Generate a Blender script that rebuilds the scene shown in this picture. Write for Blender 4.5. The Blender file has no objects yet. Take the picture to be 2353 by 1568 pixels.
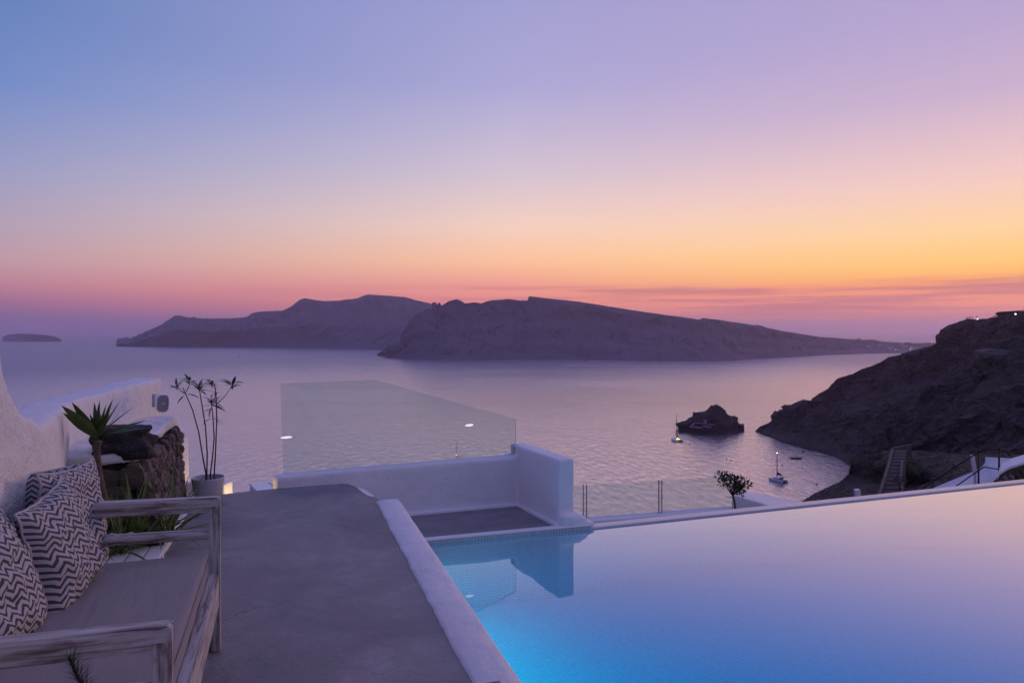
import bpy, bmesh, math, random
from mathutils import Vector, Matrix, noise, Euler
R = math.radians
random.seed(7)
S = bpy.context.scene
COL = S.collection

# ------------------------------------------------------------------ camera
EYE = 1.53            # eye height above the terrace floor (z = 0)
HOR = 761.0           # image row of the horizon in a 2352 x 1568 picture
FPX = 1568.0          # focal length in those pixels (24 mm on 36 mm)
ALT = 110.0           # eye height above the sea
SEA = EYE - ALT
cd = bpy.data.cameras.new('camera')
cd.sensor_width = 36; cd.lens = 24; cd.shift_y = -(784 - HOR) / 2352
cd.clip_start = 0.05; cd.clip_end = 120000
cd.dof.use_dof = True; cd.dof.focus_distance = 7.0; cd.dof.aperture_fstop = 9.0
cam = bpy.data.objects.new('camera', cd); COL.objects.link(cam)
cam.location = (0, 0, EYE); cam.rotation_euler = (R(90), 0, 0)
S.camera = cam

# ------------------------------------------------------------------ world: dusk sky
def srgb(r, g, b):
    f = lambda c: (c / 255 / 12.92) if c <= 10 else ((c / 255 + .055) / 1.055) ** 2.4
    return (f(r), f(g), f(b), 1)
W = bpy.data.worlds.new('World'); S.world = W; W.use_nodes = True
HAZE = 7.5e-5
SUN_AZ = 50.0         # sunset glow, degrees right of the view axis
def build_world():
    nt = W.node_tree; N = nt.nodes; L = nt.links; N.clear()
    def node(t, **k):
        n = N.new(t)
        for a, b in k.items(): setattr(n, a, b)
        return n
    def mth(op, a, b=None, c=None, clamp=False):
        n = node('ShaderNodeMath', operation=op, use_clamp=clamp)
        for i, v in enumerate((a, b, c)):
            if v is None: continue
            if isinstance(v, (int, float)): n.inputs[i].default_value = v
            else: L.new(v, n.inputs[i])
        return n.outputs[0]
    tc = node('ShaderNodeTexCoord'); sx = node('ShaderNodeSeparateXYZ'); L.new(tc.outputs['Generated'], sx.inputs[0])
    x, y, z = sx.outputs
    hl = mth('SQRT', mth('ADD', mth('ADD', mth('MULTIPLY', x, x), mth('MULTIPLY', y, y)), 1e-5))
    sa, ca = math.sin(R(SUN_AZ)), math.cos(R(SUN_AZ))
    c = mth('DIVIDE', mth('ADD', mth('MULTIPLY', x, sa), mth('MULTIPLY', y, ca)), hl)
    az = mth('ARCTAN2', x, y)
    # thin streaked cloud bands low over the horizon
    cv = node('ShaderNodeCombineXYZ'); L.new(mth('MULTIPLY', az, 2.2), cv.inputs[0]); L.new(mth('MULTIPLY', z, 62.0), cv.inputs[1])
    nz = node('ShaderNodeTexNoise'); nz.inputs['Scale'].default_value = 1.6; nz.inputs['Detail'].default_value = 5; nz.inputs['Roughness'].default_value = .55
    L.new(cv.outputs[0], nz.inputs['Vector'])
    Hh = (.23, .145, .30)                     # what the haze layer itself sends back
    def ramp(stops):                           # colours as seen through the haze; the sky behind it is a little stronger
        r = node('ShaderNodeValToRGB'); cr = r.color_ramp; cr.interpolation = 'LINEAR'
        while len(cr.elements) > 1: cr.elements.remove(cr.elements[-1])
        for i, (p, col) in enumerate(stops):
            e = cr.elements[0] if i == 0 else cr.elements.new(p)
            T = math.exp(-HAZE * 300 / max(p, .034)); q = srgb(*col); g_ = .2 * q[0] + .7 * q[1] + .1 * q[2]; q = tuple(v * .94 + g_ * .06 for v in q[:3])
            e.position = p; e.color = tuple(max(.6 * q[k], (q[k] - (1 - T) * Hh[k]) / T) * .5 for k in range(3)) + (1,)
        L.new(z, r.inputs[0]); return r.outputs[0]
    zen = (128, 126, 202)
    Bk = ramp([(0, (96, 88, 140)), (.1, (136, 114, 164)), (.2, (130, 120, 176)), (.4, (122, 122, 190)), (1, zen)])
    Lf = ramp([(0, (118, 98, 148)), (.011, (126, 103, 147)), (.037, (166, 112, 147)), (.058, (190, 132, 150)), (.084, (193, 153, 166)), (.125, (180, 160, 182)), (.187, (156, 157, 197)), (.282, (115, 140, 201)), (.366, (101, 131, 192)), (.7, (112, 128, 200)), (1, zen)])
    Ce = ramp([(0, (168, 112, 138)), (.03, (212, 130, 136)), (.05, (230, 141, 138)), (.071, (240, 158, 143)), (.102, (253, 191, 152)), (.152, (244, 206, 190)), (.224, (212, 194, 210)), (.337, (172, 168, 216)), (.437, (160, 159, 212)), (.75, (140, 138, 205)), (1, zen)])
    Rt = ramp([(0, (170, 112, 134)), (.011, (184, 118, 134)), (.030, (222, 134, 128)), (.046, (236, 146, 124)), (.060, (240, 152, 110)), (.067, (253, 176, 102)), (.083, (255, 197, 110)), (.124, (255, 209, 156)), (.186, (242, 200, 195)), (.281, (202, 175, 207)), (.365, (182, 164, 209)), (.7, (150, 138, 202)), (1, zen)])
    def mix(f, a, b):
        m = node('ShaderNodeMix', data_type='RGBA')
        if isinstance(f, (int, float)): m.inputs[0].default_value = f
        else: L.new(f, m.inputs[0])
        L.new(a, m.inputs[6])
        if isinstance(b, tuple): m.inputs[7].default_value = b
        else: L.new(b, m.inputs[7])
        return m.outputs[2]
    def mr(v, a, b):
        m = node('ShaderNodeMapRange', interpolation_type='SMOOTHSTEP'); L.new(v, m.inputs[0]); m.inputs[1].default_value = a; m.inputs[2].default_value = b
        return m.outputs[0]
    def ml(v, a, b):
        m = node('ShaderNodeMapRange'); L.new(v, m.inputs[0]); m.inputs[1].default_value = a; m.inputs[2].default_value = b
        return m.outputs[0]
    col = mix(ml(c, -.9, .05), Bk, Lf)
    col = mix(ml(c, .05, .64), col, Ce)
    col = mix(ml(c, .64, .97), col, Rt)
    # cloud mask: only between about 1.5 and 4.5 degrees, towards the glow
    band = mth('MULTIPLY', mr(z, .012, .03), mth('SUBTRACT', 1.0, mr(z, .060, .072)))
    cl = mth('MULTIPLY', mth('MULTIPLY', mr(nz.outputs[0], .42, .60), band), ml(c, .2, .9))
    col = mix(mth('MULTIPLY', cl, .62), col, tuple(v * .5 for v in srgb(188, 108, 128)[:3]) + (1,))
    bg = node('ShaderNodeBackground'); L.new(col, bg.inputs[0]); bg.inputs[1].default_value = 2.0
    out = node('ShaderNodeOutputWorld'); L.new(bg.outputs[0], out.inputs[0])
build_world()

# the last warm glow of the sun that has just set
sd = bpy.data.lights.new('sun', 'SUN'); sd.energy = .5; sd.angle = R(14); sd.color = (1, .62, .52)
sun = bpy.data.objects.new('sun', sd); COL.objects.link(sun)
sv = Vector((math.sin(R(SUN_AZ)) * math.cos(R(7)), math.cos(R(SUN_AZ)) * math.cos(R(7)), math.sin(R(7))))
sun.rotation_euler = (-sv).to_track_quat('-Z', 'Y').to_euler(); sun.location = sv * 60

S.view_settings.view_transform = 'Standard'; S.view_settings.look = 'None'
S.view_settings.exposure = 0; S.view_settings.gamma = 1; S.view_settings.use_curve_mapping = False
cy = S.cycles
cy.use_denoising = True; cy.denoiser = 'OPENIMAGEDENOISE'
cy.max_bounces = 8; cy.diffuse_bounces = 3; cy.glossy_bounces = 4; cy.transmission_bounces = 6
cy.transparent_max_bounces = 16; cy.volume_bounces = 1; cy.caustics_reflective = False; cy.caustics_refractive = False
cy.sample_clamp_indirect = 4

# ------------------------------------------------------------------ helpers
def P(px, py, d):                       # a point seen at image place (px, py) at depth d metres
    return Vector(((px - 1176) / FPX * d, d, EYE - (py - HOR) / FPX * d))
def Pz(px, py, z):                      # the point of the level z seen there
    return P(px, py, (EYE - z) * FPX / (py - HOR))
def hit(px, py, p0, n):                 # the point of a plane seen there
    D = Vector(((px - 1176) / FPX, 1, (HOR - py) / FPX)); O = Vector((0, 0, EYE))
    return O + D * ((p0 - O).dot(n) / D.dot(n))
def tag(o, label=None, cat=None, group=None, kind=None):
    for k, v in (('label', label), ('category', cat), ('group', group), ('kind', kind)):
        if v: o[k] = v
    return o
def link(name, me, parent=None, mats=()):
    o = bpy.data.objects.new(name, me); COL.objects.link(o)
    for m in (mats if isinstance(mats, (list, tuple)) else (mats,)):
        if m and len(me.materials) < 8: me.materials.append(m)
    o.parent = parent
    return o
def mesh(name, verts, faces, mat, parent=None, smooth=False):
    me = bpy.data.meshes.new(name); me.from_pydata([tuple(v) for v in verts], [], faces); me.update()
    if smooth: me.polygons.foreach_set('use_smooth', [True] * len(me.polygons))
    return link(name, me, parent, mat)
def bmobj(name, bm, mat, parent=None, smooth=False):
    bmesh.ops.recalc_face_normals(bm, faces=bm.faces)
    me = bpy.data.meshes.new(name); bm.to_mesh(me); bm.free()
    if smooth: me.polygons.foreach_set('use_smooth', [True] * len(me.polygons))
    return link(name, me, parent, mat)
def empty(name, loc, rz=0):
    o = bpy.data.objects.new(name, None); COL.objects.link(o); o.location = loc; o.rotation_euler = (0, 0, rz); o.empty_display_size = .1
    return o
def bm_hexa(bm, pts):                   # 8 corners: bottom 4 then top 4
    v = [bm.verts.new(p) for p in pts]
    for f in ((0, 3, 2, 1), (4, 5, 6, 7), (0, 1, 5, 4), (1, 2, 6, 5), (2, 3, 7, 6), (3, 0, 4, 7)):
        bm.faces.new([v[i] for i in f])
def bm_obox(bm, o, ax, ay, lx, ly, z0, z1):
    o = Vector((o[0], o[1])); ax = Vector(ax).normalized(); ay = Vector(ay).normalized()
    q = [o, o + ax * lx, o + ax * lx + ay * ly, o + ay * ly]
    bm_hexa(bm, [(p.x, p.y, z0) for p in q] + [(p.x, p.y, z1) for p in q])
def bm_prism(bm, poly, z0, z1):
    a = [bm.verts.new((p[0], p[1], z0)) for p in poly]; b = [bm.verts.new((p[0], p[1], z1)) for p in poly]
    n = len(poly); bm.faces.new(a[::-1]); bm.faces.new(b)
    for i in range(n): bm.faces.new((a[i], a[(i + 1) % n], b[(i + 1) % n], b[i]))
def beam(name, p0, p1, w, h, mat, parent=None, bev=.004, up=Vector((0, 0, 1))):   # a squared bar with its own axis along local x
    p0, p1 = Vector(p0), Vector(p1); x = (p1 - p0); ln = x.length; x.normalize()
    y = up.cross(x)
    if y.length < 1e-4: y = Vector((1, 0, 0)).cross(x) if abs(x.x) < .9 else Vector((0, 1, 0)).cross(x)
    y.normalize(); z = x.cross(y)
    bm = bmesh.new(); bmesh.ops.create_cube(bm, size=1); bmesh.ops.scale(bm, vec=(ln, w, h), verts=bm.verts)
    if bev: bmesh.ops.bevel(bm, geom=bm.edges[:], offset=bev, segments=2, affect='EDGES')
    o = bmobj(name, bm, mat, parent)
    o.matrix_local = Matrix.Translation((p0 + p1) / 2) @ Matrix((x, y, z)).transposed().to_4x4()
    return o
def tube_data(pts, rads, ns=8, cap=True):
    pts = [Vector(p) for p in pts]; V = []; F = []; n = len(pts)
    if isinstance(rads, (int, float)): rads = [rads] * n
    ref = None
    for i, p in enumerate(pts):
        t = (pts[min(i + 1, n - 1)] - pts[max(i - 1, 0)]).normalized()
        if ref is None: ref = Vector((1, 0, 0)) if abs(t.x) < .8 else Vector((0, 1, 0))
        a = (ref - t * ref.dot(t)).normalized(); ref = a; b = t.cross(a)
        for k in range(ns):
            an = 2 * math.pi * k / ns; V.append(p + (a * math.cos(an) + b * math.sin(an)) * rads[i])
    for i in range(n - 1):
        for k in range(ns):
            F.append((i * ns + k, i * ns + (k + 1) % ns, (i + 1) * ns + (k + 1) % ns, (i + 1) * ns + k))
    if cap: F.append(tuple(range(ns))[::-1]); F.append(tuple((n - 1) * ns + k for k in range(ns)))
    return V, F
def tube(name, pts, rads, mat, parent=None, ns=8):
    V, F = tube_data(pts, rads, ns); return mesh(name, V, F, mat, parent, True)
def lathe(name, prof, mat, parent=None, ns=32, loc=(0, 0, 0)):
    V = []; F = []; n = len(prof)
    for r, z in prof:
        for k in range(ns): V.append((loc[0] + r * math.cos(2 * math.pi * k / ns), loc[1] + r * math.sin(2 * math.pi * k / ns), loc[2] + z))
    for i in range(n - 1):
        for k in range(ns): F.append((i * ns + k, i * ns + (k + 1) % ns, (i + 1) * ns + (k + 1) % ns, (i + 1) * ns + k))
    F.append(tuple(range(ns))[::-1]); F.append(tuple((n - 1) * ns + k for k in range(ns)))
    return mesh(name, V, F, mat, parent, True)
def under(o, par):
    o.parent = par; o.matrix_parent_inverse = Matrix.Translation(par.location).inverted() if par.rotation_euler.z == 0 else par.matrix_basis.inverted(); return o
CT = {}
def clouds(sc):
    if sc not in CT:
        t = bpy.data.textures.new('clouds', 'CLOUDS'); t.noise_scale = sc; t.noise_depth = 2; CT[sc] = t
    return CT[sc]
def stuccoed(o, vox=.016, it=10, amp=.008, sc=.25, it2=2):    # a rounded, hand-trowelled solid
    m = o.modifiers.new('remesh', 'REMESH'); m.mode = 'VOXEL'; m.voxel_size = vox; m.use_smooth_shade = True
    m = o.modifiers.new('smooth', 'SMOOTH'); m.factor = .5; m.iterations = it
    m = o.modifiers.new('lumps', 'DISPLACE'); m.texture = clouds(sc); m.texture_coords = 'GLOBAL'; m.strength = amp; m.mid_level = .5
    m = o.modifiers.new('smooth2', 'SMOOTH'); m.factor = .5; m.iterations = it2
    return o

# ------------------------------------------------------------------ materials
class Mat:
    def __init__(s, name):
        s.m = bpy.data.materials.new(name); s.m.use_nodes = True; s.nt = s.m.node_tree; s.N = s.nt.nodes; s.L = s.nt.links
        s.b = s.N['Principled BSDF']; s.out = s.N['Material Output']
    def n(s, t, **k):
        n = s.N.new(t)
        for a, b in k.items(): setattr(n, a, b)
        return n
    def set(s, **k):
        for a, v in k.items(): s.b.inputs[a.replace('_', ' ')].default_value = v
        return s
    def co(s, kind='Object', scale=None):
        t = s.n('ShaderNodeTexCoord').outputs[kind]
        if scale:
            m = s.n('ShaderNodeMapping'); s.L.new(t, m.inputs[0]); m.inputs['Scale'].default_value = scale; t = m.outputs[0]
        return t
    def noise(s, co, scale, detail=4, rough=.55, dist=0):
        t = s.n('ShaderNodeTexNoise'); s.L.new(co, t.inputs['Vector']); t.inputs['Scale'].default_value = scale; t.inputs['Detail'].default_value = detail
        t.inputs['Roughness'].default_value = rough; t.inputs['Distortion'].default_value = dist; return t.outputs[0]
    def ramp(s, f, stops, interp='LINEAR'):
        r = s.n('ShaderNodeValToRGB'); cr = r.color_ramp; cr.interpolation = interp
        while len(cr.elements) > 1: cr.elements.remove(cr.elements[-1])
        for i, (p, c) in enumerate(stops):
            e = cr.elements[0] if i == 0 else cr.elements.new(p)
            e.position = p; e.color = (*c, 1) if len(c) == 3 else c
        s.L.new(f, r.inputs[0]); return r.outputs[0]
    def mix(s, f, a, b, mode='MIX'):
        m = s.n('ShaderNodeMix', data_type='RGBA', blend_type=mode)
        for i, v in ((0, f), (6, a), (7, b)):
            if isinstance(v, (int, float)): m.inputs[i].default_value = v
            elif isinstance(v, tuple): m.inputs[i].default_value = (*v, 1) if len(v) == 3 else v
            else: s.L.new(v, m.inputs[i])
        return m.outputs[2]
    def math(s, op, a, b=None, clamp=False):
        n = s.n('ShaderNodeMath', operation=op, use_clamp=clamp)
        for i, v in enumerate((a, b)):
            if v is None: continue
            if isinstance(v, (int, float)): n.inputs[i].default_value = v
            else: s.L.new(v, n.inputs[i])
        return n.outputs[0]
    def col(s, c):
        if isinstance(c, tuple): s.b.inputs['Base Color'].default_value = (*c, 1)
        else: s.L.new(c, s.b.inputs['Base Color'])
        return s
    def bump(s, h, dist, strength=1):
        b = s.n('ShaderNodeBump'); b.inputs['Distance'].default_value = dist; b.inputs['Strength'].default_value = strength
        s.L.new(h, b.inputs['Height']); prev = s.b.inputs['Normal']
        if prev.is_linked: s.L.new(prev.links[0].from_socket, b.inputs['Normal'])
        s.L.new(b.outputs[0], prev); return s
def schlick(m, f0, k, ex):                # reflectance that is the same from both sides
    g = m.n('ShaderNodeNewGeometry'); d = m.n('ShaderNodeVectorMath', operation='DOT_PRODUCT'); m.L.new(g.outputs['Incoming'], d.inputs[0]); m.L.new(g.outputs['Normal'], d.inputs[1])
    c = m.math('SUBTRACT', 1.0, m.math('ABSOLUTE', d.outputs['Value']), True)
    return m.math('ADD', m.math('MULTIPLY', m.math('POWER', c, ex), k), f0, True)
def plain(name, c, rough=.6, metal=0, var=.25, sc=8):
    m = Mat(name); co = m.co(); f = m.noise(co, sc)
    d = tuple(x * (1 - var) for x in c); e = tuple(min(1, x * (1 + var)) for x in c)
    m.col(m.ramp(f, [(.3, d), (.7, e)])); m.set(Roughness=rough, Metallic=metal); return m.m
def glow(name, c, st):
    m = Mat(name); m.set(Emission_Strength=st); m.b.inputs['Emission Color'].default_value = (*c, 1); m.col(c); return m.m

def m_stucco(name='white_stucco', c=(.80, .79, .78), grain=1.0):
    m = Mat(name); co = m.co('Object')
    big = m.noise(co, 1.7, 4); fine = m.noise(co, 55, 5, .7); mid = m.noise(co, 9, 4)
    a = m.ramp(big, [(.3, tuple(x * .93 for x in c)), (.7, c)])
    m.col(m.mix(m.ramp(mid, [(.55, (0, 0, 0)), (.8, (.10, .10, .10))]), a, (.5, .48, .47)))
    m.set(Roughness=.85); m.bump(fine, .006 * grain, .9); m.bump(mid, .018 * grain, .8); return m.m
WHITE = m_stucco()
ROUGH = m_stucco('rough_white_render', (.78, .77, .77), 1.8)
def m_concrete():
    m = Mat('grey_cement_floor'); co = m.co('Object')
    a = m.noise(co, 1.3, 7, .66, .6); b = m.noise(co, 7, 6, .7, 1.2); f = m.noise(co, 90, 4, .7)
    base = m.ramp(a, [(.3, (.150, .138, .146)), (.5, (.236, .216, .220)), (.70, (.345, .314, .312))])
    base = m.mix(m.ramp(b, [(.38, (.55, .55, .55)), (.60, (0, 0, 0))]), base, (.160, .148, .156))
    dv = m.n('ShaderNodeVectorMath', operation='ADD'); nn = m.n('ShaderNodeTexNoise'); m.L.new(co, nn.inputs['Vector']); nn.inputs['Scale'].default_value = 2.3; nn.inputs['Detail'].default_value = 5
    sc = m.n('ShaderNodeVectorMath', operation='SCALE'); m.L.new(nn.outputs['Color'], sc.inputs[0]); sc.inputs['Scale'].default_value = .55
    m.L.new(co, dv.inputs[0]); m.L.new(sc.outputs[0], dv.inputs[1])
    vo = m.n('ShaderNodeTexVoronoi', feature='DISTANCE_TO_EDGE'); m.L.new(dv.outputs[0], vo.inputs['Vector']); vo.inputs['Scale'].default_value = .62
    line = m.ramp(vo.outputs[0], [(.0012, (1, 1, 1)), (.0035, (0, 0, 0))])
    msk = m.ramp(m.noise(co, .8, 2), [(.46, (0, 0, 0)), (.54, (.9, .9, .9))])
    cr = m.mix(1.0, line, msk, 'MULTIPLY')
    base = m.mix(cr, base, (.05, .048, .052))
    sp = m.ramp(m.noise(co, 38, 2, .5), [(.74, (0, 0, 0)), (.79, (.5, .5, .5))])
    base = m.mix(sp, base, (.34, .33, .33))
    m.col(base); m.L.new(m.ramp(b, [(.3, (.52, .52, .52)), (.7, (.75, .75, .75))]), m.b.inputs['Roughness'])
    m.bump(f, .004, .8); m.bump(b, .012, .8); return m.m
CEMENT = m_concrete()
def m_tile(name, tile, grout, size=.025, rough=.25):
    m = Mat(name); uv = m.co('UV'); br = m.n('ShaderNodeTexBrick'); m.L.new(uv, br.inputs['Vector']); br.offset = 0; br.squash = 1
    br.inputs['Scale'].default_value = 1; br.inputs['Brick Width'].default_value = size; br.inputs['Row Height'].default_value = size
    br.inputs['Mortar Size'].default_value = size * .07; br.inputs['Mortar Smooth'].default_value = .3
    br.inputs['Color1'].default_value = (*tile, 1); br.inputs['Color2'].default_value = (*[x * .88 for x in tile], 1); br.inputs['Mortar'].default_value = (*grout, 1)
    m.L.new(br.outputs[0], m.b.inputs['Base Color']); m.set(Roughness=rough); m.bump(br.outputs['Fac'], .002, -.5); return m.m
TILE = m_tile('pool_mosaic', (.46, .93, .97), (.20, .50, .55))
BANDTILE = m_tile('waterline_mosaic', (.50, .50, .50), (.16, .20, .20), .03)
LIPTILE = m_tile('white_mosaic', (.66, .64, .64), (.30, .27, .30), .03)

def m_poolwater():
    m = Mat('pool_water'); N = m.N; N.remove(m.b)
    tr = m.n('ShaderNodeBsdfTransparent'); gl = m.n('ShaderNodeBsdfGlossy'); gl.inputs['Roughness'].default_value = .012
    g_ = m.n('ShaderNodeNewGeometry'); dp = m.n('ShaderNodeVectorMath', operation='DOT_PRODUCT'); m.L.new(g_.outputs['Incoming'], dp.inputs[0]); m.L.new(g_.outputs['Normal'], dp.inputs[1])
    mr = m.n('ShaderNodeMapRange', interpolation_type='SMOOTHSTEP'); m.L.new(m.math('SUBTRACT', 1.0, m.math('ABSOLUTE', dp.outputs['Value'])), mr.inputs[0])
    for i_, v_ in ((1, .50), (2, .83), (3, .02), (4, .94)): mr.inputs[i_].default_value = v_
    fr = mr.outputs[0]
    co = m.co('Object', (.7, 2.2, 1)); h = m.noise(co, .9, 2); b = m.n('ShaderNodeBump'); b.inputs['Distance'].default_value = .008; b.inputs['Strength'].default_value = .3
    m.L.new(h, b.inputs['Height']); m.L.new(b.outputs[0], gl.inputs['Normal'])
    mx = m.n('ShaderNodeMixShader'); m.L.new(fr, mx.inputs[0]); m.L.new(tr.outputs[0], mx.inputs[1]); m.L.new(gl.outputs[0], mx.inputs[2])
    m.L.new(mx.outputs[0], m.out.inputs['Surface'])
    va = m.n('ShaderNodeVolumeAbsorption'); va.inputs['Color'].default_value = (0, .93, .99, 1); va.inputs['Density'].default_value = 2.8
    m.L.new(va.outputs[0], m.out.inputs['Volume']); return m.m
POOLW = m_poolwater()
def m_sea():
    m = Mat('sea_water'); m.N.remove(m.b)
    h1 = m.noise(m.co('Object', (.030, .018, 1)), 1, 3, .6, .3)
    h2 = m.noise(m.co('Object', (.21, .085, 1)), 1, 4, .78, .5)
    st = m.noise(m.co('Object', (.0022, .006, 1)), 1, 4, .6, .8)
    dv = m.n('ShaderNodeVectorMath', operation='DISTANCE'); m.L.new(m.co('Object'), dv.inputs[0]); dv.inputs[1].default_value = (300, 620, SEA)
    cm = m.n('ShaderNodeMapRange', interpolation_type='SMOOTHSTEP'); m.L.new(dv.outputs['Value'], cm.inputs[0]); cm.inputs[1].default_value = 250; cm.inputs[2].default_value = 2300; cm.inputs[3].default_value = 1; cm.inputs[4].default_value = 0
    calm = cm.outputs[0]
    gl = m.n('ShaderNodeBsdfGlossy'); df = m.n('ShaderNodeBsdfDiffuse'); df.inputs[0].default_value = (.026, .030, .085, 1)
    ro = m.math('ADD', m.math('MULTIPLY', st, .16), m.math('SUBTRACT', .24, m.math('MULTIPLY', calm, .17)))
    m.L.new(ro, gl.inputs['Roughness']); gl.inputs[0].default_value = (1, .96, 1, 1)
    b1 = m.n('ShaderNodeBump'); b1.inputs['Distance'].default_value = 1.1; b1.inputs['Strength'].default_value = .5; m.L.new(h1, b1.inputs['Height'])
    b2 = m.n('ShaderNodeBump'); b2.inputs['Distance'].default_value = 1.15; b2.inputs['Strength'].default_value = .8; m.L.new(h2, b2.inputs['Height']); m.L.new(b1.outputs[0], b2.inputs['Normal'])
    m.L.new(b2.outputs[0], gl.inputs['Normal'])
    fr = m.math('MULTIPLY', schlick(m, .03, .97, 1.4), m.math('ADD', .44, m.math('MULTIPLY', calm, .50)))
    mx = m.n('ShaderNodeMixShader'); m.L.new(fr, mx.inputs[0]); m.L.new(df.outputs[0], mx.inputs[1]); m.L.new(gl.outputs[0], mx.inputs[2]); m.L.new(mx.outputs[0], m.out.inputs['Surface'])
    return m.m
SEAM = m_sea()
def m_rock(name, c1, c2, sc, bd, rough=.95):
    m = Mat(name); co = m.co('Object'); a = m.noise(co, sc, 8, .62, .3); b = m.noise(co, sc * 6, 6, .65)
    s_ = m.noise(m.co('Object', (sc * .3, sc * .3, sc * 4)), 1, 4, .6)
    c = m.ramp(a, [(.3, c1), (.7, c2)]); c = m.mix(m.ramp(s_, [(.4, (0, 0, 0)), (.7, (.5, .5, .5))]), c, tuple(x * .55 for x in c1))
    m.col(c); m.set(Roughness=rough); m.bump(a, bd, .8); m.bump(b, bd * .25, .8); return m.m
def m_glass(name='railing_glass', tint=(.885, .94, .945)):
    m = Mat(name); m.N.remove(m.b)
    tr = m.n('ShaderNodeBsdfTransparent'); tr.inputs[0].default_value = (*tint, 1); gl = m.n('ShaderNodeBsdfGlossy'); gl.inputs['Roughness'].default_value = .0
    fr = schlick(m, .018, .9, 5)
    mx = m.n('ShaderNodeMixShader'); m.L.new(fr, mx.inputs[0]); m.L.new(tr.outputs[0], mx.inputs[1]); m.L.new(gl.outputs[0], mx.inputs[2])
    m.L.new(mx.outputs[0], m.out.inputs['Surface']); return m.m
GLASS = m_glass()
GEDGE = plain('glass_edge', (.03, .045, .04), .2)
def m_wood():
    m = Mat('whitewashed_wood'); a = m.noise(m.co('Object', (1.6, 22, 22)), 1.5, 6, .65, .5); b = m.noise(m.co('Object', (3, 9, 9)), 1.7, 5, .65, .3); f = m.noise(m.co('Object', (6, 90, 90)), 2, 3)
    c = m.ramp(a, [(.32, (.065, .046, .038)), (.41, (.21, .175, .16)), (.50, (.43, .40, .39)), (.75, (.58, .555, .545))])
    c = m.mix(m.ramp(b, [(.56, (0, 0, 0)), (.68, (.75, .75, .75))]), c, (.105, .075, .062))
    m.col(c); m.set(Roughness=.5); m.bump(a, .0025, .6); m.bump(f, .0012, .5); return m.m
WOOD = m_wood()
def m_cloth(name, c, sc=1):
    m = Mat(name); co = m.co('Object'); w = m.noise(co, 3, 3); f = m.noise(m.co('Object', (500, 500, 500)), 1, 2); wr = m.noise(m.co('Object', (3, 14, 10)), 1, 3, .5, .6)
    m.col(m.ramp(w, [(.3, tuple(x * .92 for x in c)), (.7, c)])); m.set(Roughness=.9, Sheen_Weight=.15); m.bump(wr, .014, .4); m.bump(f, .001, .4); return m.m
SEATC = m_cloth('grey_mauve_fabric', (.215, .190, .200))
SLATE = m_cloth('slate_fabric', (.13, .135, .155))
def m_chevron():
    m = Mat('chevron_fabric'); uv = m.co('UV'); sp = m.n('ShaderNodeSeparateXYZ'); m.L.new(uv, sp.inputs[0]); u, v = sp.outputs[0], sp.outputs[1]
    tri = m.math('PINGPONG', m.math('MULTIPLY', u, 16.0), 1.0)           # zigzag
    ph = m.math('FRACT', m.math('ADD', m.math('MULTIPLY', v, 16.5), m.math('MULTIPLY', tri, .95)))
    s = m.ramp(ph, [(.0, (.40, .385, .40)), (.535, (.40, .385, .40)), (.56, (.058, .053, .062)), (.975, (.058, .053, .062)), (1, (.40, .385, .40))])
    m.col(s); m.set(Roughness=.92); f = m.noise(m.co('Object', (600, 600, 600)), 1, 2); wr = m.noise(m.co('Object', (9, 9, 9)), 1, 3, .5, .8)
    m.bump(wr, .012, .5); m.bump(f, .001, .4); return m.m
CHEV = m_chevron()
def m_leaf(name, c, c2):
    m = Mat(name); co = m.co('Object'); f = m.noise(co, 5, 3); m.col(m.ramp(f, [(.35, c), (.7, c2)])); m.set(Roughness=.42); return m.m
YUCCA = m_leaf('yucca_leaf', (.055, .105, .030), (.095, .145, .040))
LILY = m_leaf('strap_leaf', (.070, .125, .022), (.140, .170, .030))
SHRUBL = m_leaf('shrub_leaf', (.040, .068, .026), (.080, .100, .034))
OLIVEL = m_leaf('dark_leaf', (.012, .022, .010), (.030, .040, .016))
DRYL = m_leaf('yellowing_leaf', (.12, .085, .018), (.16, .10, .03))
BARK = plain('bark', (.095, .072, .058), .9, 0, .4, 30)
STEMM = plain('stem', (.035, .030, .020), .8, 0, .3, 20)
SOIL = plain('soil', (.02, .016, .013), .95)
PLASTIC = plain('pale_plastic', (.42, .41, .43), .45, 0, .04, 4)
GRILLE = plain('speaker_grille', (.24, .24, .26), .6, 0, .1, 60)
CABINET = plain('speaker_plastic', (.66, .65, .67), .4, 0, .04, 4)
METAL = plain('dull_metal', (.35, .34, .34), .35, .9, .1)
BLACK = plain('black_iron', (.012, .012, .014), .45, .3, .2)
DARKROCK = m_rock('black_lava_rock', (.012, .012, .013), (.060, .055, .056), 9, .03)
SPECK = Mat('speckled_lava'); _c = SPECK.co(); _n = SPECK.noise(_c, 5, 6, .65); _w = SPECK.noise(_c, 22, 3, .6)
SPECK.col(SPECK.mix(SPECK.ramp(_w, [(.64, (0, 0, 0)), (.70, (.8, .8, .8))]), SPECK.ramp(_n, [(.3, (.008, .008, .009)), (.7, (.045, .042, .045))]), (.30, .27, .26))); SPECK.set(Roughness=.8); SPECK.bump(_n, .05, .8); SPECK.bump(_w, .02, .6)
STONE = m_rock('brown_wall_stone', (.13, .10, .092), (.33, .25, .23), 6, .012)
STONE2 = m_rock('dark_wall_stone', (.055, .045, .034), (.135, .108, .080), 6, .012)
MORTAR = m_rock('dark_mortar', (.018, .015, .014), (.04, .034, .031), 12, .01)
WPAINT = plain('white_paint', (.74, .74, .75), .45, 0, .05, 3)
HULLW = plain('boat_gelcoat', (.62, .62, .64), .35, 0, .06)
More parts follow.
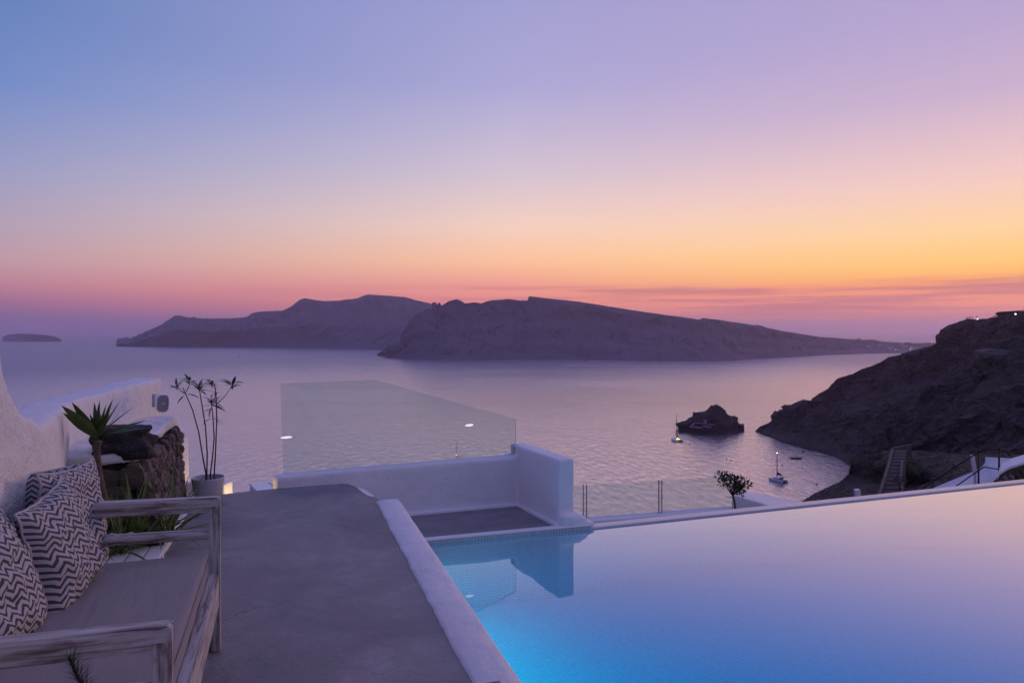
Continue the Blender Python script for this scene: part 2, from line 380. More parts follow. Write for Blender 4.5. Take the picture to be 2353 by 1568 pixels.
HULLD = plain('boat_dark_trim', (.03, .032, .045), .4)  # dark trim colour for hulls, masts and window bands
SAILC = plain('sail_cover', (.02, .022, .035), .8)
ROCKISL = m_rock('hazed_island_rock', (.052, .056, .098), (.098, .097, .142), .009, 20)  # blue of the distant haze is mixed into this rock colour
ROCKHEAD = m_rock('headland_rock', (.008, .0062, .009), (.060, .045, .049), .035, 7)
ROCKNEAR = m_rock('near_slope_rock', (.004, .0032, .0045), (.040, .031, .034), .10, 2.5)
HOUSE = plain('far_whitewash', (.45, .43, .43), .9)

# ------------------------------------------------------------------ sea
sea = mesh('sea', [(-45000, -6000, SEA), (45000, -6000, SEA), (45000, 34000, SEA), (-45000, 34000, SEA)], [(0, 1, 2, 3)], SEAM)
tag(sea, 'calm rippled mauve sea filling the caldera out to the horizon', 'sea', kind='structure')

# ------------------------------------------------------------------ terrain lofted between contour rows
def resample(pts, n):
    d = [0]
    for a, b in zip(pts, pts[1:]): d.append(d[-1] + (b - a).length)
    out = []; j = 0
    for i in range(n):
        t = d[-1] * i / (n - 1)
        while j < len(d) - 2 and d[j + 1] < t: j += 1
        k = (t - d[j]) / max(d[j + 1] - d[j], 1e-9); out.append(pts[j].lerp(pts[j + 1], k))
    return out
def loft(name, rows, nc, subs, amp, sc, mat, edge=.3, seed=0, label=None, cat=None):
    RR = []
    for r in rows:
        pp = []
        for q in r:
            px, py = q[0], q[1]; dd = q[2] if len(q) > 2 and q[2] else ALT * FPX / (py - HOR)
            pp.append(P(px, py, dd))
        # columns follow image length so that features line up
        RR.append(resample(pp, nc))
    grid = []; wt = []
    for k in range(len(RR) - 1):
        n = subs[k]
        for i in range(n):
            t = i / n; grid.append([a.lerp(b, t) for a, b in zip(RR[k], RR[k + 1])]); wt.append(edge + (1 - edge) * math.sin(math.pi * t) ** .75)
    grid.append(RR[-1]); wt.append(edge)
    V = []; off = Vector((seed * 13.1, seed * 7.7, seed * 3.3))
    for r, w in zip(grid, wt):
        for p in r:
            q = p * sc + off; kz_ = min(1, max(.12, (p.z - SEA) / (amp * .8)))
            nv = Vector((noise.fractal(q, .55, 2.1, 7), noise.fractal(q + Vector((31, 0, 0)), .55, 2.1, 7), noise.fractal(q + Vector((0, 57, 0)), .55, 2.1, 7)))
            rid = noise.ridged_multi_fractal(q * 1.3 + Vector((5, 5, 5)), .9, 2.1, 6, 1.0, 2.0) - 1.1
            V.append(p + Vector((nv.x * .8, nv.y * .8, nv.z * .5 + rid * .22)) * amp * w * kz_)
    V = [Vector((p.x, p.y, p.z - amp * .12)) if p.z < SEA + amp * .06 else p for p in V]
    nr = len(grid); F = [(r * nc + c, r * nc + c + 1, (r + 1) * nc + c + 1, (r + 1) * nc + c) for r in range(nr - 1) for c in range(nc - 1)]
    o = mesh(name, V, F, mat, None, mat == ROCKISL)
    return tag(o, label, cat, kind='structure')

isl_far = [(268, 789), (273, 785), (280, 780), (290, 784), (310, 776), (330, 766), (345, 757), (372, 745), (400, 726), (408, 724), (430, 728), (470, 732), (530, 731), (568, 728), (580, 719), (600, 715), (650, 713), (668, 704), (688, 688), (700, 684), (720, 688), (740, 691), (780, 690), (820, 685), (835, 679), (845, 676), (900, 679), (930, 682), (960, 690), (1000, 700), (1060, 712), (1130, 730)]
base_far = [(266, 791), (300, 793), (400, 795), (500, 796), (600, 798), (700, 799), (800, 802), (900, 804), (1000, 806), (1140, 808)]
def dz(pts, d): return [(a, b, d) for a, b in pts]
def rowd(pts, f): return [(a, b, f(a)) for a, b in pts]
fd = lambda x: 5300 - (x - 270) * .75
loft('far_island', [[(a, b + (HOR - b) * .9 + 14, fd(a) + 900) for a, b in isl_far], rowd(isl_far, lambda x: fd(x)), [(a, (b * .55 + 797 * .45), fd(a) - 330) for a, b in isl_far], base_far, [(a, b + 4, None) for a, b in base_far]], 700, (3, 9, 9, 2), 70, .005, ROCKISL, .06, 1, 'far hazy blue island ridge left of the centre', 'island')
isl_near = [(866, 813), (880, 803), (905, 790), (922, 783), (932, 760), (940, 735), (960, 718), (985, 708), (991, 708), (993, 694), (1001, 694), (1003, 706), (1006, 695), (1011, 695), (1013, 703), (1020, 698), (1030, 692), (1048, 687), (1058, 690), (1068, 697), (1090, 694), (1105, 697), (1118, 692), (1130, 689), (1150, 688), (1170, 686), (1190, 690), (1213, 690), (1215, 680), (1260, 685), (1330, 693), (1400, 704), (1480, 716), (1560, 727), (1605, 734), (1615, 730), (1650, 734), (1740, 748), (1800, 760), (1880, 773), (1920, 776), (1990, 781), (2060, 786), (2100, 788), (2145, 787), (2230, 790)]
base_near = [(864, 815), (880, 819), (900, 822), (930, 825), (960, 826), (1050, 828), (1200, 826), (1350, 826), (1480, 829), (1600, 831), (1680, 829), (1750, 824), (1850, 819), (1900, 815), (2000, 812), (2080, 811), (2240, 811)]
def bnd(x):
    for (a, b), (c, d) in zip(base_near, base_near[1:]):
        if a <= x <= c: return ALT * FPX / (b + (d - b) * (x - a) / (c - a) - HOR)
    return ALT * FPX / ((base_near[0] if x < 900 else base_near[-1])[1] - HOR)
nd = lambda x: bnd(x) + 60 + 320 * min(1, max(0, (x - 866) / 150)) * (1 - .45 * min(1, max(0, (x - 1700) / 500)))
def near_mid(x, y, k):
    b = 761 + ALT * FPX / bnd(x); return y + (b - y) * k
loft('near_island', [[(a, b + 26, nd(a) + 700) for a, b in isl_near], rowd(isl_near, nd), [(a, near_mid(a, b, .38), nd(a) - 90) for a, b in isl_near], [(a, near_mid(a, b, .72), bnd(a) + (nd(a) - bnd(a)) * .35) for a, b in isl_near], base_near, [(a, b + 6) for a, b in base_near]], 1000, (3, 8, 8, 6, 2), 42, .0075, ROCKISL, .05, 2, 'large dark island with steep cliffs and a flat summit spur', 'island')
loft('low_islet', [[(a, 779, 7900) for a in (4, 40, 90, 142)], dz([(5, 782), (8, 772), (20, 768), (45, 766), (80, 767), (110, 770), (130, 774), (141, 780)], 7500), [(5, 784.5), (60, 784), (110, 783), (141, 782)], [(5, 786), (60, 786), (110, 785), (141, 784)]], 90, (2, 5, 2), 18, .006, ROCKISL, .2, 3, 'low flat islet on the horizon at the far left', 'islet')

rock = [(1556, 976), (1562, 973), (1570, 970), (1579, 966), (1579.6, 960), (1590, 954), (1590.5, 947), (1592.5, 944), (1597, 946.6), (1619, 943.5), (1627, 939), (1633.4, 929), (1636, 931.5), (1645, 928), (1652, 931), (1666, 941), (1666, 947.4), (1680, 955.5), (1686.4, 954), (1695.7, 957.5), (1695.3, 972), (1706.6, 980), (1709, 985)]
rbase = [(1555, 977), (1580, 981), (1610, 986), (1640, 992), (1670, 993), (1695, 990), (1709, 986)]
loft('rock_islet', [[(a, 972 + (b - 972) * .1, 800) for a, b in rock], [(a, b, 772 - 10 * math.sin((a - 1556) / 153 * math.pi)) for a, b in rock], [(a, b * .45 + .55 * (976 + 12 * math.sin((a - 1556) / 153 * math.pi)), 757 - 12 * math.sin((a - 1556) / 153 * math.pi)) for a, b in rock], rbase, [(a, b + 4) for a, b in rbase]], 240, (3, 12, 12, 2), 5.5, .055, ROCKHEAD, .16, 4, 'small craggy dark rock islet standing in the bay', 'islet')

ridge = [(1733, 990, 752), (1745, 978, 750), (1772, 968, 747), (1785, 962, 745), (1789, 948, 744), (1797, 936, 742), (1815, 929, 740), (1830, 921, 738), (1845, 917, 736), (1862, 921, 734), (1880, 905, 730), (1900, 893, 722), (1925, 870, 715), (1960, 858, 706), (1990, 845, 700), (2015, 836, 695), (2040, 822, 690), (2070, 812, 680), (2100, 802, 670), (2140, 794, 650), (2161, 784, 640), (2158, 768, 635), (2168, 755, 630), (2190, 744, 620), (2210, 737, 610), (2225, 730, 600), (2265, 734, 580), (2290, 726, 560), (2320, 720, 530), (2352, 714, 500), (2480, 700, 440)]
mid1 = [(1733, 991.5, 752), (1765, 985, 740), (1800, 972, 722), (1840, 958, 705), (1890, 945, 690), (1950, 930, 672), (2010, 910, 650), (2080, 890, 620), (2150, 880, 590), (2250, 870, 540), (2352, 860, 450), (2480, 850, 400)]
shore = [(1733, 993), (1765, 1003), (1800, 1018), (1835, 1027), (1870, 1035), (1905, 1046), (1935, 1058), (1955, 1072), (1975, 1086), (2010, 1098), (2100, 1110), (2300, 1140), (2480, 1160)]
loft('headland', [[(a, b + 55, c + 170) for a, b, c in ridge], ridge, mid1, shore, [(a, b + 8) for a, b in shore]], 560, (4, 30, 30, 3), 19, .022, ROCKHEAD, .15, 5, 'dark rocky headland rising to a ridge above the bay', 'headland')
nr1 = [(2030, 1052, 236), (2060, 1030, 238), (2086, 1012, 240), (2092, 965, 243), (2110, 920, 247), (2140, 888, 252), (2190, 866, 257), (2232, 848, 262), (2244, 800, 268), (2262, 782, 270), (2290, 784, 270), (2320, 778, 266), (2352, 772, 262), (2480, 760, 250)]
nr2 = [(2020, 1075, 215), (2080, 1050, 218), (2120, 1000, 215), (2160, 960, 212), (2210, 930, 210), (2260, 900, 205), (2352, 880, 200), (2480, 860, 190)]
nr3 = [(2010, 1110, 190), (2080, 1090, 180), (2160, 1060, 165), (2250, 1045, 150), (2352, 1030, 140), (2480, 1020, 130)]
loft('near_cliff', [[(a, b + 70, c + 110) for a, b, c in nr1], nr1, nr2, nr3], 340, (4, 34, 34), 9, .04, ROCKNEAR, .2, 6, 'dark rugged cliff face rising at the right edge of the picture', 'cliff')
sl1 = [(1812, 1168, 420), (1835, 1156, 425), (1880, 1128, 390), (1910, 1114, 360), (1935, 1103, 330), (1950, 1088, 280), (1955, 1064, 225), (1964, 1050, 205), (2000, 1042, 195), (2030, 1036, 188), (2060, 1037, 182), (2110, 1035, 176), (2200, 1042, 150), (2352, 1045, 120), (2480, 1045, 110)]
sl2 = [(1812, 1185, 250), (1850, 1170, 235), (1900, 1150, 210), (1950, 1125, 175), (1990, 1112, 166), (2040, 1116, 162), (2110, 1112, 140), (2200, 1098, 100), (2352, 1090, 80), (2480, 1090, 75)]
sl3 = [(1812, 1240, 90), (1900, 1220, 75), (2000, 1200, 60), (2120, 1190, 50), (2250, 1180, 42), (2480, 1170, 36)]
loft('near_slope', [[(a, b + 40, c + 60) for a, b, c in sl1], sl1, sl2, sl3], 260, (4, 26, 20), 1.5, .12, ROCKNEAR, .4, 8, 'dark scrubby slope falling to the bay behind the pool edge', 'slope')
# ground that carries the hotel terraces
grd = mesh('hillside', [(-60, -60, -3.6), (60, -60, -3.6), (60, 17, -3.6), (34, 34, -12), (8, 30, -12), (-60, 17, -3.6), (-90, 60, -70), (-30, 80, -75), (30, 80, -70), (-200, 160, SEA - 2), (-20, 190, SEA - 2), (60, 200, SEA - 2)],
           [(0, 1, 2, 3, 4, 5), (5, 4, 7, 6), (4, 3, 8, 7), (6, 7, 10, 9), (7, 8, 11, 10)], ROCKNEAR)
tag(grd, 'bare hillside under the hotel terraces', 'hillside', kind='structure')

# ------------------------------------------------------------------ the terrace, pool and walls
U = Vector((-math.sin(R(18.3)), math.cos(R(18.3)), 0)); Vv = Vector((math.cos(R(18.3)), math.sin(R(18.3)), 0))
PLAMP = 17.0; ZW = -.41; ZP = -.365; ZF = -1.03
KR = lambda d: Vector((1.03 - .3305 * d, d))           # plan line of the kerb's pool side
def kerb_left(d): return KR(d) + Vector((-.205 + .013 * noise.noise(Vector((d * 3.1, 0, 4))) + .008 * noise.noise(Vector((d * 9, 2, 4))), -.06))
edge_px = [(425, 1142), (505, 1135), (570, 1128), (640, 1121), (700, 1115.5), (745, 1111.5), (778, 1110), (800, 1111), (817, 1117), (832, 1129), (846, 1137.5), (862, 1141)]
edge = [Pz(a, b, 0) for a, b in edge_px]
floor_poly = [Vector((-4.2, 6.05, 0))] + edge + [Vector((*kerb_left(d), 0)) + Vector((.05, 0, 0)) for d in (6.2, 5, 4, 3, 2, 1, 0, -2, -5)] + [Vector((-4.2, -5, 0))]
bm = bmesh.new(); bm_prism(bm, [(p.x, p.y) for p in floor_poly], -3.7, 0)
o = bmobj('terrace_floor', bm, CEMENT); tag(o, 'grey trowelled cement terrace floor beside the pool', 'floor', kind='structure')
# kerb: a lofted white strip with a rounded pool side and a wavering painted edge
prof = [(0, -.02), (0, .004), (.10, .014), (.45, .022), (.72, .024), (.88, .020), (.96, .006), (1.0, -.02), (1.01, -.1), (1.01, -.30), (1.01, -1.2)]
V = []; F = []; ds = [6.30 - .04 * i for i in range(int(11 / .04))]
for i, d in enumerate(ds):
    a = kerb_left(d); b = KR(d); drop = 0
    if i < 5: drop = (.09, .03, .012, .004, 0)[i]
    for t, z in prof:
        p = a.lerp(b, min(t, 1)); w = .006 * noise.noise(Vector((p.x * 6, p.y * 6, 1))) if 0 < t < 1 else 0
        V.append((p.x + (t - 1 if t > 1 else 0), p.y, z + w - drop * (t >= 0)))
m_ = len(prof)
for i in range(len(ds) - 1):
    for k in range(m_ - 1): F.append((i * m_ + k, i * m_ + k + 1, (i + 1) * m_ + k + 1, (i + 1) * m_ + k))
F.append(tuple(range(m_))[::-1])
o = mesh('kerb', V, F, ROUGH, None, True); tag(o, 'white painted kerb between the cement terrace and the pool', 'kerb', kind='structure')
# pale sloping edging where the floor steps down
sk = [Pz(a, b, 0) for a, b in edge_px[6:]]; V = []; F = []
for i, p in enumerate(sk):
    w = .16 * math.sin(math.pi * (i + .3) / len(sk)) ** .8; n_ = Vector((.85, .5, 0)).normalized()
    V += [p + Vector((0, 0, -.006)), p + n_ * w * .6 + Vector((0, 0, -.035)), p + n_ * w + Vector((0, 0, -.12)), p + n_ * (w + .01) + Vector((0, 0, -.45))]
    if i: F += [((i - 1) * 4 + k, (i - 1) * 4 + k + 1, i * 4 + k + 1, i * 4 + k) for k in range(3)]
o = mesh('edging', V, F, WHITE, None, True); tag(o, 'white curved edging where the terrace floor steps down', 'edging', kind='structure')

# pool plan
Akb = KR(6.14); A = Vector((Akb.x, Akb.y)); B = Pz(1358, 1215, ZW).to_2d(); C = Pz(2352, 1110, ZW).to_2d()
cdir = (C - B).normalized(); C2 = C + cdir * 5
K0 = KR(-4.2); D2 = K0 + Vector((cdir.x, cdir.y)) * 14
plan = [A, B, C2, D2, K0]
bm = bmesh.new(); uvl = bm.loops.layers.uv.new('UVMap')
def quad_uv(bm, pts, uvs):
    vs = [bm.verts.new(p) for p in pts]; f = bm.faces.new(vs)
    for l, u in zip(f.loops, uvs): l[uvl].uv = u
    return f
for i in range(5):
    a, b = plan[i], plan[(i + 1) % 5]; ln = (b - a).length
    top = {0: ZW - .006, 1: ZW - .002}.get(i, -.03)
    quad_uv(bm, [(a.x, a.y, ZF), (b.x, b.y, ZF), (b.x, b.y, top), (a.x, a.y, top)], [(0, ZF), (ln, ZF), (ln, top), (0, top)])
f = quad_uv(bm, [(p.x, p.y, ZF) for p in plan], [((p.x * .95 + p.y * .31), (-p.x * .31 + p.y * .95)) for p in plan])
me = bpy.data.meshes.new('pool_basin'); bm.to_mesh(me); bm.free()
o = link('pool_basin', me, None, TILE); tag(o, 'mosaic tiled pool basin under the water', 'pool', kind='structure')
bm = bmesh.new(); uvl = bm.loops.layers.uv.new('UVMap'); ln = (B - A).length
quad_uv(bm, [(A.x, A.y, ZW - .006), (B.x, B.y, ZW - .006), (B.x, B.y, ZP - .012), (A.x, A.y, ZP - .012)], [(0, 0), (ln, 0), (ln, .03), (0, .03)])
me = bpy.data.meshes.new('waterline_band'); bm.to_mesh(me); bm.free()
o = link('waterline_band', me, None, BANDTILE); tag(o, 'grey mosaic band above the pool waterline', 'tiles', kind='structure')
bm = bmesh.new()
gr = lambda p, c: p + (p - c).normalized() * .02
cen = sum(plan, Vector((0, 0))) / 5
wp = [gr(A, cen), B + Vector((.0, .015)), gr(C2, cen), gr(D2, cen), gr(K0, cen)]
bm_prism(bm, [tuple(p) for p in wp], ZF - .02, ZW)
o = bmobj('pool_water', bm, POOLW); tag(o, 'still blue infinity pool water mirroring the dusk sky', 'pool water', kind='structure')
# submerged strip light in the terrace-side wall, the light that makes the water glow
q0, q1 = KR(6.0) + Vector((.035, .01)), KR(-.5) + Vector((.035, .01)); qm = (q0 + q1) / 2
pr = empty('pool_light', (qm.x, qm.y, -.53)); ql = (q0 - q1).length
under(beam('housing', (q1.x, q1.y, -.53), (q0.x, q0.y, -.53), .03, .05, METAL, None, .004), pr)
ld = bpy.data.lights.new('pool_glow', 'AREA'); ld.shape = 'RECTANGLE'; ld.size = ql; ld.size_y = .05; ld.energy = PLAMP; ld.color = (.75, .95, 1); ld.spread = R(100)
lo = bpy.data.objects.new('pool_glow', ld); COL.objects.link(lo)
kx = Vector((q0.x - q1.x, q0.y - q1.y, 0)).normalized(); kz = (Vector((-kx.y, kx.x, 0)) + Vector((0, 0, .50))).normalized()   # shines along -kz
if kz.x > 0: kz = Vector((-kz.x, -kz.y, kz.z))
lo.matrix_world = Matrix.Translation((qm.x + .05, qm.y + .016, -.53)) @ Matrix((kx, kz.cross(kx), kz)).transposed().to_4x4(); under(lo, pr)
tag(pr, 'long underwater strip light below the white kerb', 'light')
# infinity lip
nl = Vector((-cdir.y, cdir.x)); nseg = 1
bm = bmesh.new(); uvl = bm.loops.layers.uv.new('UVMap'); L0 = B - cdir * .02; ll = (C2 - L0).length
sec = [(0, ZW - .012), (0, ZW + .010), (.006, ZW + .016), (.13, ZW + .016), (.14, ZW + .008), (.14, ZW - 3.0)]
s_ = 0
for k in range(len(sec) - 1):
    (u0, z0), (u1, z1) = sec[k], sec[k + 1]; dl = math.hypot(u1 - u0, z1 - z0)
    p = [L0 + nl * u0, C2 + nl * u0, C2 + nl * u1, L0 + nl * u1]
    quad_uv(bm, [(p[0].x, p[0].y, z0), (p[1].x, p[1].y, z0), (p[2].x, p[2].y, z1), (p[3].x, p[3].y, z1)], [(0, s_), (ll, s_), (ll, s_ + dl), (0, s_ + dl)]); s_ += dl
me = bpy.data.meshes.new('pool_lip'); bm.to_mesh(me); bm.free()
o = link('pool_lip', me, None, LIPTILE); tag(o, 'white mosaic lip along the overflow edge of the pool', 'pool edge', kind='structure')

# white L-shaped parapet with the glass on it
W0 = Vector((-2.285, 6.66)); CI = Vector((.067, 7.51)); wd = (CI - W0).normalized(); nb = Vector((-wd.y, wd.x))
sdr = Vector((math.sin(R(25.4)), -math.cos(R(25.4)))); nbs = -sdr; wds = Vector((-sdr.y, sdr.x))
bm = bmesh.new()
q0, q1 = W0, CI + wd * .05; bm_hexa(bm, [(*q0, -1), (*q1, -1), (*(q1 + nb * .21), -1), (*(q0 + nb * .21), -1), (*q0, .112), (*q1, .155), (*(q1 + nb * .21), .155), (*(q0 + nb * .21), .112)])
en = [W0 + wd * .06, W0 - wd * .004, Vector((-2.375, 6.755)), W0 + nb * .205, W0 + nb * .205 + wd * .06]
bm_prism(bm, [tuple(p) for p in en[::-1]], -1, .108)
bm_obox(bm, CI + nbs * .21, -nbs, wds, .21 + .905, .185, -1.0, .272)
e_ = CI - nbs * .905
bm_obox(bm, e_ + wds * .02 - nbs * .07, nbs, wds, .32, .20, -1.0, ZP + .10)
bm_obox(bm, e_ + wds * .10 - nbs * .09, nbs, wds, .34, .18, -1.0, ZP + .07)
bm_obox(bm, e_ + wds * .14 - nbs * .10, nbs, wds, .30, .22, -1.0, ZP + .015)
o = bmobj('parapet_wall', bm, WHITE); stuccoed(o, .017, 9, .006, .3)
tag(o, 'low white plastered parapet turning a corner behind the pool', 'wall')
Q = [A + Vector((-.3, .07)), A + Vector((.0, .05)), B + Vector((-.04, .05)), B + nbs * .5 - wds * .05, CI + nb * .1 + wd * .1, W0 + wd * .5 + nb * .05, W0 + wd * .9 - nb * .4]
bm = bmesh.new(); bm_prism(bm, [tuple(p) for p in Q], -1.6, ZP - .012)
o = bmobj('lower_landing', bm, CEMENT); tag(o, 'sunken dark cement landing between the parapet and the pool', 'floor', kind='structure')
ab = (B - A).normalized(); abn = Vector((-ab.y, ab.x))
bm = bmesh.new(); bm_obox(bm, A - ab * .02, ab, abn, (B - A).length + .012, .085, -.75, ZP)
o = bmobj('pool_rim', bm, WHITE); m = o.modifiers.new('b', 'BEVEL'); m.width = .008; m.segments = 3
o.location = (abn.x * .004, abn.y * .004, 0)
tag(o, 'white rim above the tiled waterline of the pool', 'rim', kind='structure')
bm = bmesh.new(); bm_obox(bm, W0 + wd * .55 - nb * .045, wd, nb, (CI - W0).length - .55, .07, ZP - .2, ZP + .018)
bm_obox(bm, CI - nbs * .9 - wds * .04, nbs, wds, .95, .06, ZP - .2, ZP + .018)
o = bmobj('skirting', bm, WHITE); stuccoed(o, .012, 6, .004, .2); tag(o, 'white skirting along the foot of the parapet', 'skirting', kind='structure')

# glass screen: a cut sheet standing in the parapet
gp0 = Vector((W0.x, W0.y, 0)) + Vector((nb.x, nb.y, 0)) * .105; gn = Vector((nb.x, nb.y, 0))
def rounded(pts, r, n=5):
    out = []; k = len(pts)
    for i, p in enumerate(pts):
        a, b = pts[i - 1], pts[(i + 1) % k]; rr = r[i]
        if not rr: out.append(p); continue
        q0 = p + (a - p).normalized() * rr; q1 = p + (b - p).normalized() * rr
        for j in range(n + 1):
            t = j / n; out.append(q0.lerp(p, t).lerp(p.lerp(q1, t), t))
    return out
def sheet(name, pts, n, th, parent=None):
    V = [p - n * th / 2 for p in pts] + [p + n * th / 2 for p in pts]; k = len(pts)
    F = [tuple(range(k)), tuple(range(k, 2 * k))[::-1]] + [(i, k + i, k + (i + 1) % k, (i + 1) % k) for i in range(k)]
    o = mesh(name, V, F, [GLASS, GEDGE], parent)
    for i, p in enumerate(o.data.polygons): p.material_index = 0 if i < 2 else 1
    bm = bmesh.new(); bm.from_mesh(o.data); bmesh.ops.recalc_face_normals(bm, faces=bm.faces); bm.to_mesh(o.data); bm.free()
    return o
gpts = [hit(a, b, gp0, gn) for a, b in ((651, 1096), (644, 880), (862, 872), (1184, 962), (1185, 1062))]
scr = empty('glass_screen', (gpts[0] + gpts[-1]) / 2)
under(sheet('glass_sheet', rounded(gpts, [0, .03, .02, .03, 0]), gn, .012), scr)
tag(scr, 'frameless glass screen with a sloping top edge standing on the parapet', 'glass screen')
c_ = hit(1181, 1036, gp0 - gn * .012, gn)
under(beam('clamp', c_ + Vector((0, 0, -.045)), c_ + Vector((0, 0, .05)), .032, .03, plain('clamp_metal', (.42, .36, .26), .4, .3), None, .004, Vector((0, 1, 0))), scr)
SPOT = glow('painted_reflection', (1, .97, .94), .75)  # self-lit ovals stand in for lights reflected in the glass
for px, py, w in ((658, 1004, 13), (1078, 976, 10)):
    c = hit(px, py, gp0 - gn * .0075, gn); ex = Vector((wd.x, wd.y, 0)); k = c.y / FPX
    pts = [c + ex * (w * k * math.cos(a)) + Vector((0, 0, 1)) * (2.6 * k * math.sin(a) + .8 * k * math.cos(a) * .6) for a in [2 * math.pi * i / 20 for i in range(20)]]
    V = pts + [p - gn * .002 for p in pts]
    o = mesh('painted_reflection', V, [tuple(range(20)), tuple(range(20, 40))[::-1]] + [(i, 20 + i, 20 + (i + 1) % 20, (i + 1) % 20) for i in range(20)], SPOT)
    under(o, scr); o['label'] = 'glowing white oval standing in for a reflected light on the glass'
# skimmer plate let into the kerb
pc = Pz(1128, 1572, .03); pl = empty('plaque', pc, R(18))
beam('plate', (-.045, -.02, -.004), (.045, -.02, -.004), .09, .010, plain('plaque_stone', (.26, .22, .21), .7), pl, .002)
beam('inset', (-.02, -.018, .003), (.022, -.018, .003), .05, .006, plain('plaque_dark', (.05, .035, .025), .6), pl, .001)
for k in (-.008, .010):
    tube('ring_mark', [(k + .007 * math.cos(t), -.024 + .009 * math.sin(t), .0065) for t in [i * .5236 for i in range(13)]], .0016, plain('plaque_mark', (.45, .4, .36), .6), pl, 6)
tag(pl, 'small stone plaque with a dark inset let into the white kerb', 'plaque')

# ------------------------------------------------------------------ left: stucco wall, stone wall
E = Vector((-3.19, 6.2)); ua = Vector((.318, -.948)).normalized(); ub = Vector((-.948, -.318)).normalized()
sp = [(3.2, -.5), (3.2, 1.10), (3.22, 1.125), (3.25, 1.125), (3.42, 1.16), (3.55, 1.24), (3.66, 1.37), (3.76, 1.55), (3.86, 1.8), (3.95, 2.1), (4.05, 2.5), (4.3, 2.7), (6.6, 2.75), (6.6, -.5)]
bm = bmesh.new(); th = .30
a = [bm.verts.new((*(E + ua * s), z)) for s, z in sp]; b = [bm.verts.new((*(E + ua * s + ub * th), z + .0)) for s, z in sp]
bm.faces.new(a); bm.faces.new(b[::-1])
for i in range(len(sp)): bm.faces.new((a[i], b[i], b[(i + 1) % len(sp)], a[(i + 1) % len(sp)]))
bmesh.ops.triangulate(bm, faces=bm.faces[:])
ne = E + ua * 3.22; f0 = Vector((-3.30, 5.10)); f1 = Vector((-3.375, 6.60))
lo = ne + ub * .28
bm_hexa(bm, [(*ne, -.5), (*f0, -.5), (f0.x - .3, f0.y - .05, -.5), (*lo, -.5), (*ne, 1.09), (*f0, 1.0), (f0.x - .3, f0.y - .05, 1.0), (*lo, 1.09)])
bm_hexa(bm, [(f0.x, f0.y - .1, -.5), (*f1, -.5), (f1.x - .30, f1.y, -.5), (f0.x - .30, f0.y - .1, -.5), (f0.x, f0.y - .1, 1.0), (*f1, 1.085), (f1.x - .30, f1.y, 1.085), (f0.x - .30, f0.y - .1, 1.0)])
o = bmobj('stucco_wall', bm, ROUGH); stuccoed(o, .024, 10, .022, .30, 3)
tag(o, 'white roughcast wall sweeping up to the left behind the bench', 'wall')

sw = empty('stone_wall', (-2.8, 5.4, 0))
f0b, f1b = Vector((-2.53, 4.86, 0)), Vector((-3.02, 6.25, 0)); f0t, f1t = Vector((-2.74, 4.92, .63)), Vector((-3.09, 6.30, .73))
g0b, g0t = f0b + Vector((-1.0, -.33, 0)), f0t + Vector((-.85, -.28, 0))
bk = Vector((-3.3, 6.25, 0))
core = [f0b + Vector((-.05, .03, 0)), f1b + Vector((-.05, 0, 0)), Vector((-3.3, 6.2, 0)), Vector((-3.4, 4.6, 0))]
coret = [f0t + Vector((-.05, .03, 0)), f1t + Vector((-.05, 0, 0)), Vector((-3.3, 6.2, .73)), Vector((-3.4, 4.6, .63))]
bm = bmesh.new(); bm_hexa(bm, core + coret); under(bmobj('mortar_core', bm, MORTAR), sw)
cap = [f0t + Vector((-.9, -.37, .01)), f0t + Vector((-.05, -.085, .01)), f0t + Vector((.02, .05, .0)), f0t.lerp(f1t, .33) + Vector((.01, 0, 0)), f0t.lerp(f1t, .66) + Vector((.0, 0, .0)), f1t + Vector((.0, .02, .0)), Vector((-3.32, 6.3, .73)), Vector((-3.5, 4.8, .63))]
bm = bmesh.new(); va = [bm.verts.new(p + Vector((0, 0, -.05))) for p in cap]; vb = [bm.verts.new(p + Vector((0, 0, .025))) for p in cap]
bm.faces.new(va[::-1]); bm.faces.new(vb)
for i in range(8): bm.faces.new((va[i], va[(i + 1) % 8], vb[(i + 1) % 8], vb[i]))
bmesh.ops.triangulate(bm, faces=bm.faces[:])
o = bmobj('white_cap', bm, ROUGH); stuccoed(o, .014, 4, .025, .09, 1); under(o, sw)
tag(sw, 'brown rubble stone wall with a whitewashed top beside the plant pot', 'wall')
def stone_mesh(seed, lv=2):
    bm = bmesh.new(); bmesh.ops.create_icosphere(bm, subdivisions=lv, radius=.5)
    for v in bm.verts:
        c = v.co; m_ = max(abs(c.x), abs(c.y), abs(c.z)); v.co = c.lerp(c / m_ * .5, .6) * (1 + .5 * noise.noise(c * 3.1 + Vector((seed * 9, 0, 0))))
    me = bpy.data.meshes.new('stone'); bm.to_mesh(me); bm.free(); return me
sm = [[stone_mesh(i + 10 * j) for i in range(5)] for j in range(2)]
for j, mt in enumerate((STONE, STONE2)):
    for me in sm[j]: me.materials.append(mt)
rs = random.Random(3)
nx, nz_ = 30, 9
fd_ = (f1b - f0b).normalized(); fn = Vector((fd_.y, -fd_.x, .25)).normalized()
